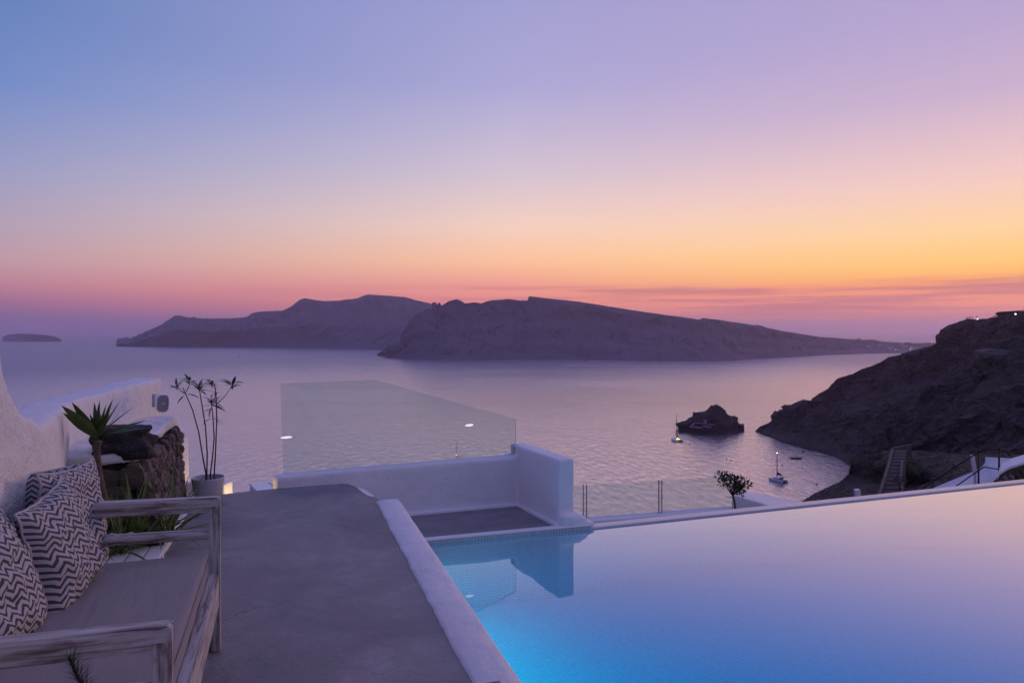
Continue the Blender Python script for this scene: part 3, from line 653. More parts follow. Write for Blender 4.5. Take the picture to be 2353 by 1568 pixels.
for i in range(nx):
    for j in range(nz_):
        t = (i + .5 + rs.uniform(-.25, .25) + (j % 2) * .4) / (nx + .3); v = (j + .4 + rs.uniform(-.25, .25)) / (nz_ + .3)
        if t > 1: continue
        p = f0b.lerp(f1b, t).lerp(f0t.lerp(f1t, t), v * .93); h = .72 / nz_
        o = bpy.data.objects.new('stone', sm[rs.random() < .35][rs.randrange(5)]); COL.objects.link(o); o.parent = sw
        w = 1.45 / nx
        rot = Matrix((fd_, fn, fd_.cross(fn))).transposed().to_4x4() if False else Matrix((fd_, -fn, Vector((0, 0, 1)))).transposed().to_4x4()
        o.matrix_local = Matrix.Translation(p - sw.location) @ rot @ Euler((rs.uniform(-.3, .3), rs.uniform(-.35, .35), rs.uniform(-.3, .3))).to_matrix().to_4x4() @ Matrix.Diagonal((w * rs.uniform(.75, 1.25), rs.uniform(.05, .10), h * rs.uniform(.9, 1.7), 1))
gd = (g0b - f0b).normalized(); gnn = Vector((gd.y, -gd.x, 0)) * -1
if gnn.y > 0: gnn = -gnn
for i in range(6):
    for j in range(5):
        t = (i + .5 + rs.uniform(-.2, .2) + (j % 2) * .4) / 6; v = (j + .4 + rs.uniform(-.15, .15)) / 5.4
        p = f0b.lerp(g0b, t).lerp(f0t.lerp(g0t, t), v * .90)
        o = bpy.data.objects.new('stone', sm[1][rs.randrange(5)]); COL.objects.link(o); o.parent = sw
        o.matrix_local = Matrix.Translation(p - sw.location) @ Matrix((gd, gnn, Vector((0, 0, 1)))).transposed().to_4x4() @ Euler((rs.uniform(-.2, .2), rs.uniform(-.2, .2), rs.uniform(-.2, .2))).to_matrix().to_4x4() @ Matrix.Diagonal((.19 * rs.uniform(.8, 1.25), .045, .14 * rs.uniform(.8, 1.2), 1))
# black boulder lying on the wall
me = stone_mesh(77, 4)
for v in me.vertices: v.co += v.co.normalized() * (.05 * noise.fractal(v.co * 7, .9, 2, 4))
o = link('lava_boulder', me, None, SPECK.m); c = P(268, 1016, 4.86); o.location = (c.x, c.y + .10, .735); o.scale = (.37, .30, .215); o.rotation_euler = (0, 0, R(20))
tag(o, 'black lava boulder resting on the white top of the stone wall', 'boulder')
me.polygons.foreach_set('use_smooth', [True] * len(me.polygons))
# white edging at the foot of the stone wall, low end wall behind the pot, buttress
bm = bmesh.new(); fe = [(-2.36, 4.60), (-2.53, 5.15), (-2.80, 5.95), (-2.93, 6.30), (-3.02, 6.30), (-2.88, 5.9), (-2.62, 5.1), (-2.50, 4.6)]
bm_prism(bm, fe, -.2, .035); bmesh.ops.triangulate(bm, faces=bm.faces[:])
o = bmobj('whitewashed_strip', bm, ROUGH); stuccoed(o, .014, 3, .012, .12); tag(o, 'whitewashed strip along the foot of the stone wall', 'strip', kind='structure')
bm = bmesh.new(); b0 = P(424, 1140, 6.7); b1 = P(514, 1132, 6.62)
d_ = (b1 - b0).to_2d().normalized(); bm_obox(bm, b0.to_2d(), d_, (-d_.y, d_.x), (b1 - b0).length, .16, -2.0, .055)
o = bmobj('end_wall', bm, WHITE); stuccoed(o, .016, 8, .006, .3); tag(o, 'low rounded white wall end just behind the plant pot', 'wall')
bm = bmesh.new(); c = P(428, 1060, 6.95).to_2d()
bm_hexa(bm, [(c.x - .15, c.y - .1, -2), (c.x + .055, c.y - .1, -2), (c.x + .055, c.y + .15, -2), (c.x - .15, c.y + .15, -2), (c.x - .15, c.y - .05, .45), (c.x - .018, c.y - .05, .45), (c.x - .018, c.y + .1, .45), (c.x - .15, c.y + .1, .45)])
o = bmobj('buttress', bm, WHITE); stuccoed(o, .02, 5, .006, .3); tag(o, 'lamplit white buttress showing behind the far corner of the stone wall', 'wall')

# wall lamps hidden on the seaward side, whose light shows on the white ends
def lamp(loc, label, e, aim):
    r = empty('wall_lamp', loc)
    beam('housing', (-.03, 0, -.06), (.03, 0, -.06), .06, .05, BLACK, r, .004)
    lathe('bulb', [(.004, -.035), (.016, -.025), (.022, -.005), (.016, .015), (.003, .024)], glow('warm_bulb', (1, .68, .30), 6), r, 12)
    ld = bpy.data.lights.new('lamp_light', 'POINT'); ld.energy = e; ld.color = (1, .66, .30); ld.shadow_soft_size = .03
    lo = bpy.data.objects.new('lamp_light', ld); COL.objects.link(lo); lo.parent = r; lo.location = (0, 0, .05)
    tag(r, label, 'lamp', 'small warm lamps below the terrace edge')
lamp(Vector((-2.62, 6.63, -.13)), 'small warm lamp lighting the left end of the parapet', 1.5, None)
lamp(Vector((-2.95, 7.10, -.22)), 'small warm lamp lighting the buttress behind the plant pot', 3.0, None)
# lower terraces
bm = bmesh.new(); bm_prism(bm, [(-6, 7.5), (1.5, 8.6), (0.5, 16), (-6, 15)], -3.7, -2.2); o = bmobj('lower_terrace', bm, CEMENT); tag(o, 'lower terrace seen only past the edge', 'floor', kind='structure')
# white slotted board top of a lower structure
bt = empty('slotted_table', Pz(612, 1118, -.75))
q = [Pz(573, 1109.5, -.75), Pz(664, 1101, -.75), Pz(664, 1121, -.75), Pz(592, 1128, -.75)]
bm = bmesh.new(); bm_hexa(bm, [p + Vector((0, 0, -.04)) for p in (q[3], q[2], q[1], q[0])] + [q[3], q[2], q[1], q[0]]); under(bmobj('table_top', bm, WPAINT), bt)
for a_, b_ in ((619, 1108.6), (623.5, 1112.2), (626.5, 1115.8), (630, 1120), (633.5, 1124)):
    c = Pz(a_, b_, -.747); o = beam('slot', c - Vector((.017, 0, 0)), c + Vector((.017, .006, 0)), .03, .004, BLACK, None, .001); under(o, bt)
for p in q:
    c = p.lerp(bt.location, .15); under(beam('leg', Vector((c.x, c.y, -2.2)), Vector((c.x, c.y, -.79)), .05, .05, WPAINT, None, .003), bt)
tag(bt, 'white table top with a row of black slots below the terrace edge', 'table')

# ------------------------------------------------------------------ bench
BF = Vector((-1.427, 3.28, 0))
def bl(a, b, z): v = BF.to_2d() + ua * a + ub * b; return Vector((v.x, v.y, z))
LEN = 1.50; DEP = .80
bench = empty('bench', BF)
def part(o): return under(o, bench)
rise = .028
for a in (0, LEN):
    k = 'near' if a else 'far'
    part(beam('post', bl(a, 0, 0), bl(a, 0, .735), .050, .050, WOOD, None, .004, Vector((ua.x, ua.y, 0))))
    part(beam('post', bl(a, DEP, 0), bl(a, DEP, .735 + DEP * rise), .050, .050, WOOD, None, .004, Vector((ua.x, ua.y, 0))))
    part(beam('arm_rail', bl(a, -.02, .712), bl(a, DEP + .02, .712 + DEP * rise), .058, .048, WOOD, None, .007))
    part(beam('arm_moulding', bl(a, .02, .678), bl(a, DEP - .02, .678 + DEP * rise), .040, .022, WOOD, None, .003))
    # turned lower rail
    n = 40; pr = []; pts = []
    for i in range(n + 1):
        t = i / n; r = .0255 - .004 * abs(t - .5)
        for c_ in (.44, .56):
            if abs(t - c_) < .012: r = .031
            elif abs(t - c_) < .028: r = .0225
        pr.append(r); pts.append((DEP * (t - .5), 0, 0))
    V, F = tube_data(pts, pr, 14); o = mesh('spindle_rail', V, F, WOOD, None, True)
    x = (bl(a, DEP, .56 + DEP * rise) - bl(a, 0, .56)).normalized(); y = Vector((0, 0, 1)).cross(x).normalized()
    o.matrix_local = Matrix.Translation((bl(a, DEP, .56 + DEP * rise) + bl(a, 0, .56)) / 2) @ Matrix((x, y, x.cross(y))).transposed().to_4x4(); part(o)
    c = bl(a, DEP * .62, .565 + DEP * .62 * rise)
    part(tube('peg', [c, c + Vector((ua.x, ua.y, 0)) * .029], .006, WOOD, None, 10))
part(beam('front_rail', bl(.02, .004, .295), bl(LEN - .02, .004, .295), .046, .165, WOOD, None, .006))
part(beam('rear_rail', bl(.02, DEP, .295), bl(LEN - .02, DEP, .295), .046, .165, WOOD, None, .006))
part(beam('side_rail', bl(0, .02, .30), bl(0, DEP - .02, .30), .040, .12, WOOD, None, .004))
part(beam('side_rail', bl(LEN, .02, .30), bl(LEN, DEP - .02, .30), .040, .12, WOOD, None, .004))
for i in range(12):
    a = .08 + i * (LEN - .16) / 11
    part(beam('seat_slat', bl(a, .03, .358), bl(a, DEP - .03, .358), .085, .018, WOOD, None, .003))
for z in (.50, .62, .76):
    part(beam('back_rail', bl(.02, DEP + .004, z), bl(LEN - .02, DEP + .004, z), .035, .05, WOOD, None, .004))
tag(bench, 'whitewashed distressed wooden bench with turned arm rails on the terrace', 'bench')

def soft_box(name, lx, ly, lz, r, mat, seed, amp=.006, crease=True):
    bm = bmesh.new(); bmesh.ops.create_cube(bm, size=1); bmesh.ops.scale(bm, vec=(lx, ly, lz), verts=bm.verts)
    bmesh.ops.bevel(bm, geom=bm.edges[:], offset=r, segments=4, affect='EDGES', profile=.6)
    bmesh.ops.subdivide_edges(bm, edges=[e for e in bm.edges if e.calc_length() > .12], cuts=22, use_grid_fill=True)
    for v in bm.verts:
        q = v.co; d = noise.fractal(q * 3 + Vector((seed, 0, 0)), .8, 2, 3) * amp
        v.co.z += d + (.010 * math.cos(q.x / lx * math.pi) * math.cos(q.y / ly * math.pi) if q.z > 0 else 0)
        v.co.x += noise.noise(q * 6 + Vector((0, seed, 0))) * amp * .8; v.co.y += noise.noise(q * 6 + Vector((0, 0, seed))) * amp * .8
    return bmobj(name, bm, mat, None, True)
cush = soft_box('seat_cushion', LEN - .075, DEP - .03, .115, .022, SEATC, 3.3)
cm = Matrix((Vector((ua.x, ua.y, 0)), Vector((ub.x, ub.y, 0)), Vector((0, 0, -1)))).transposed()
rotz = math.atan2(ua.y, ua.x); cc = bl(LEN / 2, DEP / 2 + .008, .367 + .0575 + .002)
cush.location = cc; cush.rotation_euler = (0, 0, rotz)
tag(cush, 'long mauve grey mattress cushion lying on the bench', 'cushion')
# welt seam round the cushion
hx, hy = (LEN - .075) / 2 + .001, (DEP - .03) / 2 + .001
for zz in (.036,):
    ring = [(-hx + .02, -hy, zz), (hx - .02, -hy, zz), (hx, -hy + .02, zz), (hx, hy - .02, zz), (hx - .02, hy, zz), (-hx + .02, hy, zz), (-hx, hy - .02, zz), (-hx, -hy + .02, zz), (-hx + .02, -hy, zz)]
    pts = []
    for p, q in zip(ring, ring[1:]):
        for i in range(8): pts.append(Vector(p).lerp(Vector(q), i / 8))
    tube('welt_seam', pts + [Vector(ring[-1])], .003, m_cloth('welt_fabric', (.10, .085, .09)), cush, 6)

def pillow(w, h, t, seed, mat, n=30):
    V = []; F = []; UVs = []
    rnd = random.Random(seed)
    for side in (1, -1):
        for j in range(n + 1):
            for i in range(n + 1):
                u = i / n * 2 - 1; v = j / n * 2 - 1
                pinch = 1 - .085 * (1 - abs(u) ** 2) * abs(v) ** 3; pinchx = 1 - .085 * (1 - abs(v) ** 2) * abs(u) ** 3
                prof = max(0, (1 - u ** 4) * (1 - v ** 4)) ** .55 * (1 - .18 * v)
                q = Vector((u * 1.6, v * 1.6, side * .7 + seed * 3.1))
                z = side * t / 2 * prof
                wr = noise.fractal(q * 1.7, .7, 2, 3) * .016 * (.35 + prof)
                rad = math.sin(math.atan2(v, u) * 26 + seed * 5 + 3 * noise.noise(q)) * .004 * max(abs(u), abs(v)) ** 4
                x = u * w / 2 * pinchx + .010 * noise.noise(q * 1.3 + Vector((9, 0, 0))); y = v * h / 2 * pinch + .010 * noise.noise(q * 1.3 + Vector((0, 9, 0)))
                V.append((x, y, z + (wr + rad) * (1 if abs(u) < 1 and abs(v) < 1 else .3)))
                UVs.append((u * w / 2 / .45 + .5 + .006 * noise.noise(q), v * h / 2 / .45 + .5 + .008 * noise.noise(q + Vector((4, 4, 4)))))
    m1 = (n + 1) ** 2
    for s in (0, 1):
        for j in range(n):
            for i in range(n):
                k = s * m1 + j * (n + 1) + i; f = (k, k + 1, k + n + 2, k + n + 1); F.append(f if s == 0 else f[::-1])
    me = bpy.data.meshes.new('pillow'); me.from_pydata(V, [], F); uv = me.uv_layers.new(name='UVMap')
    for p in me.polygons:
        for li in p.loop_indices: uv.data[li].uv = UVs[me.loops[li].vertex_index]
    bm = bmesh.new(); bm.from_mesh(me); bmesh.ops.remove_doubles(bm, verts=bm.verts, dist=.0012); bm.to_mesh(me); bm.free()
    me.polygons.foreach_set('use_smooth', [True] * len(me.polygons)); me.materials.append(mat)
    return me
def place_pillow(name, a, b, z, yaw, lean, roll, w, h, t, seed, mat, label, pipe=True):
    me = pillow(w, h, t, seed, mat); o = link(name, me)
    # pillow lies in local x (width) / y (height); stand it up, turn, lean back
    M = Matrix.Rotation(R(yaw), 4, 'Z') @ Matrix.Rotation(R(90 - lean), 4, 'X') @ Matrix.Rotation(R(roll), 4, 'Z')
    o.matrix_world = Matrix.Translation(bl(a, b, z)) @ M
    tag(o, label, 'pillow', 'chevron pillows on the bench' if mat == CHEV else None)
    if pipe:
        n = 30; e = []
        for k in range(4 * n):
            s, t_ = divmod(k, n); u = t_ / n * 2 - 1
            c = [(u, -1), (1, u), (-u, 1), (-1, -u)][s]
            e.append(Vector((c[0] * w / 2 * (1 - .085 * (1 - abs(c[1]) ** 2) * abs(c[0]) ** 3) , c[1] * h / 2 * (1 - .085 * (1 - abs(c[0]) ** 2) * abs(c[1]) ** 3), .004 * math.sin(k * .9))))
        tube('piping', e + [e[0]], .0055, mat, o, 6)
    return o
# yaw: 0 faces the camera axis (-y); positive turns the face towards the right
place_pillow('chevron_pillow', .085, .775, .690, 30, 10, 3, .46, .46, .12, 1, CHEV, 'chevron pillow at the back left, its upper corner pointing to the wall')
place_pillow('chevron_pillow', .085, .565, .700, 97, 8, -3, .47, .47, .115, 2, CHEV, 'upright chevron pillow leaning by the far arm, rightmost of the four')
place_pillow('chevron_pillow', .43, .540, .672, 104, 12, 5, .45, .45, .18, 3, CHEV, 'plump chevron pillow in the middle with its side seam towards the viewer')
place_pillow('chevron_pillow', .86, .63, .675, 101, 18, -3, .46, .46, .18, 4, CHEV, 'chevron pillow at the left edge of the picture nearest the viewer')
place_pillow('plain_pillow', .66, .76, .65, 80, 12, 0, .42, .36, .13, 5, SLATE, 'plain slate grey pillow half hidden behind the chevron pillows')

# ------------------------------------------------------------------ plants
def blade_mesh(name, ln, w, bend, fold=.25, n=7, base=.35):
    V = []; F = []
    for i in range(n + 1):
        t = i / n; ww = w * min(1, base + (1 - base) * 2.6 * t) * (1 - t ** 2.2) ** .9 if t < 1 else .0004
        x = ln * t; z = -bend * ln * t * t
        V += [(x, -ww / 2, z + fold * ww), (x, 0, z), (x, ww / 2, z + fold * ww)]
        if i: k = (i - 1) * 3; F += [(k, k + 1, k + 4, k + 3), (k + 1, k + 2, k + 5, k + 4)]
    me = bpy.data.meshes.new(name); me.from_pydata(V, [], F); me.polygons.foreach_set('use_smooth', [True] * len(F)); return me
def put_leaf(me, parent, base, d, scale=1, roll=0, name='leaf'):
    o = bpy.data.objects.new(name, me); COL.objects.link(o); o.parent = parent
    d = Vector(d).normalized(); y = Vector((0, 0, 1)).cross(d)
    if y.length < 1e-3: y = Vector((0, 1, 0))
    y.normalize(); M = Matrix((d, y, d.cross(y))).transposed().to_4x4()
    o.matrix_local = Matrix.Translation(Vector(base) - parent.location) @ M @ Matrix.Rotation(roll, 4, 'X') @ Matrix.Diagonal((scale, scale, scale, 1)); return o
rp = random.Random(11)
D0 = 4.6
yb = P(258, 1268, D0); yc = P(225, 1012, D0)
yu = empty('yucca_plant', yb)
tk = [P(258, 1268, D0), P(251, 1210, D0), P(240, 1150, D0), P(229, 1100, D0), P(224, 1060, D0), P(223, 1030, D0), yc]
tr = [.030, .028, .0255, .0235, .0215, .0195, .025]
pts = []; rr = []
for i in range(len(tk) - 1):
    for k in range(6): pts.append(tk[i].lerp(tk[i + 1], k / 6)); rr.append((tr[i] + (tr[i + 1] - tr[i]) * k / 6) * (1.07 if k % 2 else .95))
under(tube('trunk', pts + [tk[-1]], rr + [tr[-1]], BARK, None, 12), yu)
yl = [blade_mesh('leaf', 1, .115, b, .22) for b in (.02, .08, .16)]
for me in yl: me.materials.append(YUCCA)
tips = [(139, 926), (142, 944), (164, 920), (188, 940), (217, 921), (228, 918), (243, 927), (258, 914), (276, 916), (306, 932), (334, 963), (342, 983), (206, 948), (252, 948), (158, 962), (272, 948), (232, 945)]
for i, (tx, ty) in enumerate(tips):
    dd = rp.uniform(-.16, .16) if abs(tx - 230) > 40 else rp.uniform(-.22, .12)
    dd = dd - max(0, 190 - tx) * .011; tip = P(tx, ty, D0 + dd); b0 = yc + Vector((rp.uniform(-.01, .01), rp.uniform(-.012, .012), rp.uniform(-.01, .035)))
    v = tip - b0; bend = 0 if v.z > .15 else 1
    me = yl[bend]; v = v + Vector((0, 0, me.vertices[-2].co.z * -v.length * .9)) if bend else v
    put_leaf(me, yu, b0, v, v.length, math.copysign(.75, v.x) * (1 - abs(v.normalized().z)) + rp.uniform(-.3, .3))
tag(yu, 'young yucca with a bare trunk and a rosette of sword leaves', 'yucca')

sl = [blade_mesh('leaf', 1, .062, b, .3, 8) for b in (.10, .28, .5)]
for me in sl: me.materials.append(LILY)
dl = blade_mesh('leaf', 1, .06, .35, .3, 8); dl.materials.append(DRYL)
def clump(base, n, h, label, seed, spread=1):
    r = random.Random(seed); c = empty('strap_leaf_plant', base)
    for i in range(n):
        an = 2 * math.pi * (i / n) * 2.618 + r.uniform(-.3, .3); el = R(r.uniform(18, 82)); L_ = h * r.uniform(.7, 1.1)
        d = Vector((math.cos(an) * math.cos(el) * spread, math.sin(an) * math.cos(el) * spread * .7, math.sin(el)))
        k = 0 if el > R(60) else (1 if el > R(38) else 2)
        put_leaf(dl if r.random() < .05 else sl[k], c, base + Vector((r.uniform(-.05, .05), r.uniform(-.04, .04), 0)), d, L_, r.uniform(-.4, .4))
    tag(c, label, 'plant', 'strap leaved plants in the bed behind the bench')
clump(Pz(300, 1262, .06) + Vector((0, .05, 0)), 46, .52, 'strap leaved plant right of the yucca trunk, seen between the bench rails', 21, 1.05)
clump(Pz(352, 1258, .06) + Vector((0, .16, 0)), 34, .50, 'strap leaved plant whose leaves spill over the white strip', 22, 1.1)
clump(Pz(215, 1285, .06) + Vector((0, .05, 0)), 30, .42, 'strap leaved plant beside the chevron pillow, left of the yucca trunk', 23, .9)
clump(Pz(255, 1280, .06) + Vector((0, .03, 0)), 34, .40, 'strap leaved plant hiding the foot of the yucca trunk', 24, .9)
bed = mesh('planting_bed', [(-3.5, 4.35, .045), (-2.42, 4.72, .045), (-2.5, 4.95, .045), (-3.5, 4.7, .045), (-3.5, 4.35, -.1), (-2.42, 4.72, -.1), (-2.5, 4.95, -.1), (-3.5, 4.7, -.1)], [(0, 1, 2, 3), (0, 4, 5, 1), (1, 5, 6, 2), (2, 6, 7, 3), (3, 7, 4, 0)], SOIL)
tag(bed, 'dark soil bed at the foot of the stone wall', 'bed', kind='structure')
# white boards in front of the bed
dk = empty('board_deck', Pz(305, 1275, .05))
e0 = Pz(384, 1254, .06); e1 = e0 - U * .95
for i in range(9):
    p = e0 - Vector((Vv.x, Vv.y, 0)) * (.052 + i * .103); under(beam('board', p - U * .0, p - U * .95, .094, .022, WPAINT, None, .003), dk)
for t in (.15, .8):
    p = e0 - U * t; under(beam('joist', p + Vector((0, 0, -.036)), p - Vector((Vv.x, Vv.y, 0)) * .95 + Vector((0, 0, -.036)), .05, .048, WPAINT, None, .002), dk)
tag(dk, 'low white boarded deck between the bench and the planting bed', 'deck')

# potted plant by the terrace edge
pp = Pz(478, 1149, 0); pot = empty('potted_plant', pp)
k = pp.y / FPX
potp = lathe('pot', [(.0, 0), (.098, 0), (.104, .006), (.122, .09), (.136, .17), (.139, .205), (.1395, .212), (.134, .214), (.131, .205), (.122, .15), (.0, .15)], PLASTIC, pot, 40)
lathe('soil', [(.0, .150), (.123, .151), (.0, .158)], SOIL, potp, 24)
lathe('saucer', [(.0, -.0), (.108, .0), (.113, .012), (.104, .012), (.0, .004)], BLACK, potp, 24)
stems = [[(473, 1088), (466, 1050), (456, 990), (442, 940), (428, 908), (420, 890)], [(475, 1088), (476, 1040), (472, 980), (464, 930), (459, 900), (457, 893)], [(483, 1090), (488, 1050), (492, 1005), (489, 955), (486, 930), (487, 905)], [(492, 1088), (495, 1040), (498, 960), (496, 905), (493, 885), (491, 880)]]
pots_l = [blade_mesh('leaf', 1, .25, b, .18, 6, .15) for b in (.1, .35)]
for me in pots_l: me.materials.append(SHRUBL)
py_ = blade_mesh('leaf', 1, .28, .5, .15, 6, .15); py_.materials.append(DRYL)
def tuft(tip, n, ln, r, up=.4, mes=None):
    for i in range(n):
        an = 2 * math.pi * i / n + r.uniform(-.4, .4); d = Vector((math.cos(an), math.sin(an) * .9, r.uniform(-.5, 1.0) + up))
        put_leaf((mes or pots_l)[r.randrange(2)] if not mes else mes, pot, tip + Vector((0, 0, r.uniform(-.03, .02))), d, ln * r.uniform(.5, 1.3), r.uniform(-.6, .6))
rt = random.Random(5)
sd_ = [.02, -.03, .04, -.02]
for q, dd in zip(stems, sd_):
    pts = []
    for a_, b_ in zip(q, q[1:]):
        for t in range(4): pts.append(P(a_[0] + (b_[0] - a_[0]) * t / 4, a_[1] + (b_[1] - a_[1]) * t / 4, pp.y + dd))
    pts.append(P(*q[-1], pp.y + dd)); n = len(pts)
    pts = [Vector((pp.x + (pts[0].x - pp.x), pp.y + dd, .14))] + pts
    under(tube('stem', pts, [.0072 - .0035 * i / n for i in range(n + 1)], STEMM, None, 8), pot)
for (tx, ty, n, ln, dd, fr) in ((406, 890, 10, .085, .02, (428, 905)), (436, 876, 8, .09, .03, (427, 900)), (457, 892, 14, .10, -.03, None), (487, 884, 14, .095, -.02, None), (533, 886, 13, .115, .0, (496, 930)), (488, 925, 13, .09, .04, None), (422, 896, 3, .07, .02, None), (494, 902, 6, .09, -.02, None)):
    tip = P(tx, ty, pp.y + dd)
    if fr:
        a_ = P(*fr, pp.y + dd); under(tube('twig', [a_, a_.lerp(tip, .55) + Vector((.006, 0, -.008)), tip], [.004, .0032, .002], STEMM, None, 6), pot)
    tuft(tip, n, ln, rt)
for (a_, b_, tx, ty, yel) in ((425, 908, 410, 925, 0), (428, 905, 455, 913, 0), (488, 960, 466, 975, 0), (488, 962, 515, 970, 1), (490, 955, 505, 972, 1), (485, 940, 465, 950, 0), (486, 930, 513, 943, 0), (490, 925, 515, 938, 0), (487, 935, 478, 955, 1), (428, 915, 421, 925, 1)):
    s0 = P(a_, b_, pp.y + .03); s1 = P(tx, ty, pp.y + .03); put_leaf(py_ if yel else pots_l[1], pot, s0, s1 - s0 + Vector((0, 0, .03)), (s1 - s0).length * 1.1, rt.uniform(-.5, .5))
tag(pot, 'tall thin leafy shrub in a pale grey pot by the terrace edge', 'potted plant')

# foreground sprig in a pot below the picture
fb = Vector((-.80, 1.30, 0)); fs = empty('rosemary_pot', fb)
lathe('pot', [(.0, 0), (.10, 0), (.15, .28), (.155, .30), (.14, .30), (.13, .26), (.0, .26)], PLASTIC, fs, 28)
tipp = P(158, 1508, 1.28)
stem = [fb + Vector((0, 0, .2)), fb + Vector((.03, .0, .5)), P(205, 1600, 1.30), P(178, 1552, 1.29), tipp]
pts = [];
for a_, b_ in zip(stem, stem[1:]):
    for t in range(6): pts.append(a_.lerp(b_, t / 6))
pts.append(tipp); under(tube('stem', pts, [.006 - .004 * i / len(pts) for i in range(len(pts))], STEMM, None, 6), fs)
needle = blade_mesh('needle', 1, .09, .2, .2, 4); needle.materials.append(SHRUBL)
rn = random.Random(2)
for i in range(150):
    t = .45 + .55 * i / 150; f = t * (len(pts) - 1); j = min(int(f), len(pts) - 2); p = pts[j].lerp(pts[j + 1], f - j); ax = (pts[j + 1] - pts[j]).normalized()
    an = i * 2.4; s = Vector((math.cos(an), math.sin(an), 0)); put_leaf(needle, fs, p, s + ax * 1.2 + Vector((.35, 0, 0)), .030 * rn.uniform(.7, 1.2), 0, 'needle')
tag(fs, 'blurred green rosemary sprig in front of the near bench arm', 'plant')

# speaker on the parapet
spk = empty('wall_speaker', P(371, 924, 5.95)); c = Vector((0, 0, 0))
fwd = Vector((.62, -.75, -.12)).normalized(); rgt = Vector((0, 0, 1)).cross(-fwd).normalized() * -1; upv = rgt.cross(fwd) * (1 if rgt.cross(fwd).z > 0 else -1)
def superell(w, h, d0, ex=3.2, n=28):
    out = []
    for i in range(n):
        t = 2 * math.pi * i / n; cx = math.copysign(abs(math.cos(t)) ** (2 / ex), math.cos(t)); sy = math.copysign(abs(math.sin(t)) ** (2 / ex), math.sin(t))
        out.append(rgt * cx * w / 2 + upv * sy * h / 2 + fwd * d0)
    return out
def ringloft(name, rings, mat, parent):
    n = len(rings[0]); V = [p for r in rings for p in r]; F = [(i * n + k, i * n + (k + 1) % n, (i + 1) * n + (k + 1) % n, (i + 1) * n + k) for i in range(len(rings) - 1) for k in range(n)]
    F += [tuple(range(n))[::-1], tuple((len(rings) - 1) * n + k for k in range(n))]; o = mesh(name, V, F, mat, parent)
    o.modifiers.new('e', 'EDGE_SPLIT').split_angle = R(40); o.data.polygons.foreach_set('use_smooth', [True] * len(F)); return o
ringloft('cabinet', [superell(.07, .11, -.065), superell(.085, .135, -.05), superell(.098, .152, 0), superell(.10, .156, .045), superell(.098, .154, .05), superell(.090, .144, .05), superell(.088, .142, .042)], CABINET, spk)
ringloft('grille', [superell(.088, .142, .043), superell(.086, .140, .046), superell(.05, .09, .049)], GRILLE, spk)
beam('badge', rgt * -.002 + fwd * .0505 + rgt * -.01, rgt * .022 + fwd * .0505, .003, .006, WPAINT, spk, .0005, upv)
wl = Vector((-.10, .06, 0))
beam('bracket_arm', fwd * -.05, fwd * -.05 + wl * .8, .03, .03, PLASTIC, spk, .006)
beam('wall_plate', fwd * -.05 + wl * .8 + Vector((0, 0, -.055)), fwd * -.05 + wl * .8 + Vector((0, 0, .06)), .04, .02, PLASTIC, spk, .004)
tube('cable', [(-.0, 0, -.07), (.004, 0, -.085), (.0, .01, -.1)], .002, WPAINT, spk, 6)
tag(spk, 'small pale grey loudspeaker bracketed to the white wall above the stone wall', 'speaker')

# ------------------------------------------------------------------ lower terrace beyond the pool: glass fence, shrub, white walls
def v3(p, z): return Vector((p.x, p.y, z))
FZ = -2.0
f0 = Pz(1275, 1202, FZ); f1 = Pz(1700, 1168.5, FZ); fdn = (f1 - f0).normalized(); fnn = Vector((-fdn.y, fdn.x, 0))
bm = bmesh.new(); bm_obox(bm, (f0 - fnn * .02).to_2d(), fdn.to_2d(), fnn.to_2d(), (f1 - f0).length, .30, -3.8, FZ)
o = bmobj('fence_wall', bm, WHITE); m = o.modifiers.new('b', 'BEVEL'); m.width = .03; m.segments = 3
tag(o, 'low white wall carrying the lower glass fence beyond the pool', 'wall')
gf = empty('glass_fence', (f0 + f1) / 2)
g0 = f0 + fnn * .16; pn = fnn
bounds = [1285, 1343.5, 1516.5, 1694]; topy = lambda x: 1117 - (x - 1345) * .0575
for k in range(3):
    a_, b_ = bounds[k] + 1.5, bounds[k + 1] - 1.5
    q = [hit(a_, 1190, g0, pn), hit(b_, 1170, g0, pn)]
    zt = -1.372
    pts = [v3(q[0], FZ - .02), v3(q[0], zt), v3(q[1], zt), v3(q[1], FZ - .02)]
    under(sheet('glass_panel', pts, pn, .012), gf)
for x in bounds[1:3]:
    p = hit(x, 1180, g0, pn)
    for s_ in (-.034, .034):
        under(beam('post', v3(p + fdn * s_, FZ - .01), v3(p + fdn * s_, -1.36), .016, .016, METAL, None, .002), gf)
tag(gf, 'low glass fence with slim metal posts beyond the pool edge', 'glass fence')
bm = bmesh.new(); a0 = P(1681, 1134, 13.3); a1 = P(1835, 1181, 13.9)
dp = Vector((.35, .94, 0)).normalized() * 1.25
bm_hexa(bm, [v3(a0, -4), v3(a1, -4), v3(a1 + dp, -4), v3(a0 + dp * .35, -4), a0, a1, a1 + dp, v3(a0 + dp * .35, a0.z + .0)])
o = bmobj('sloping_wall', bm, WHITE); m = o.modifiers.new('b', 'BEVEL'); m.width = .03; m.segments = 3
tag(o, 'white wall with a sloping top behind the little tree', 'wall')

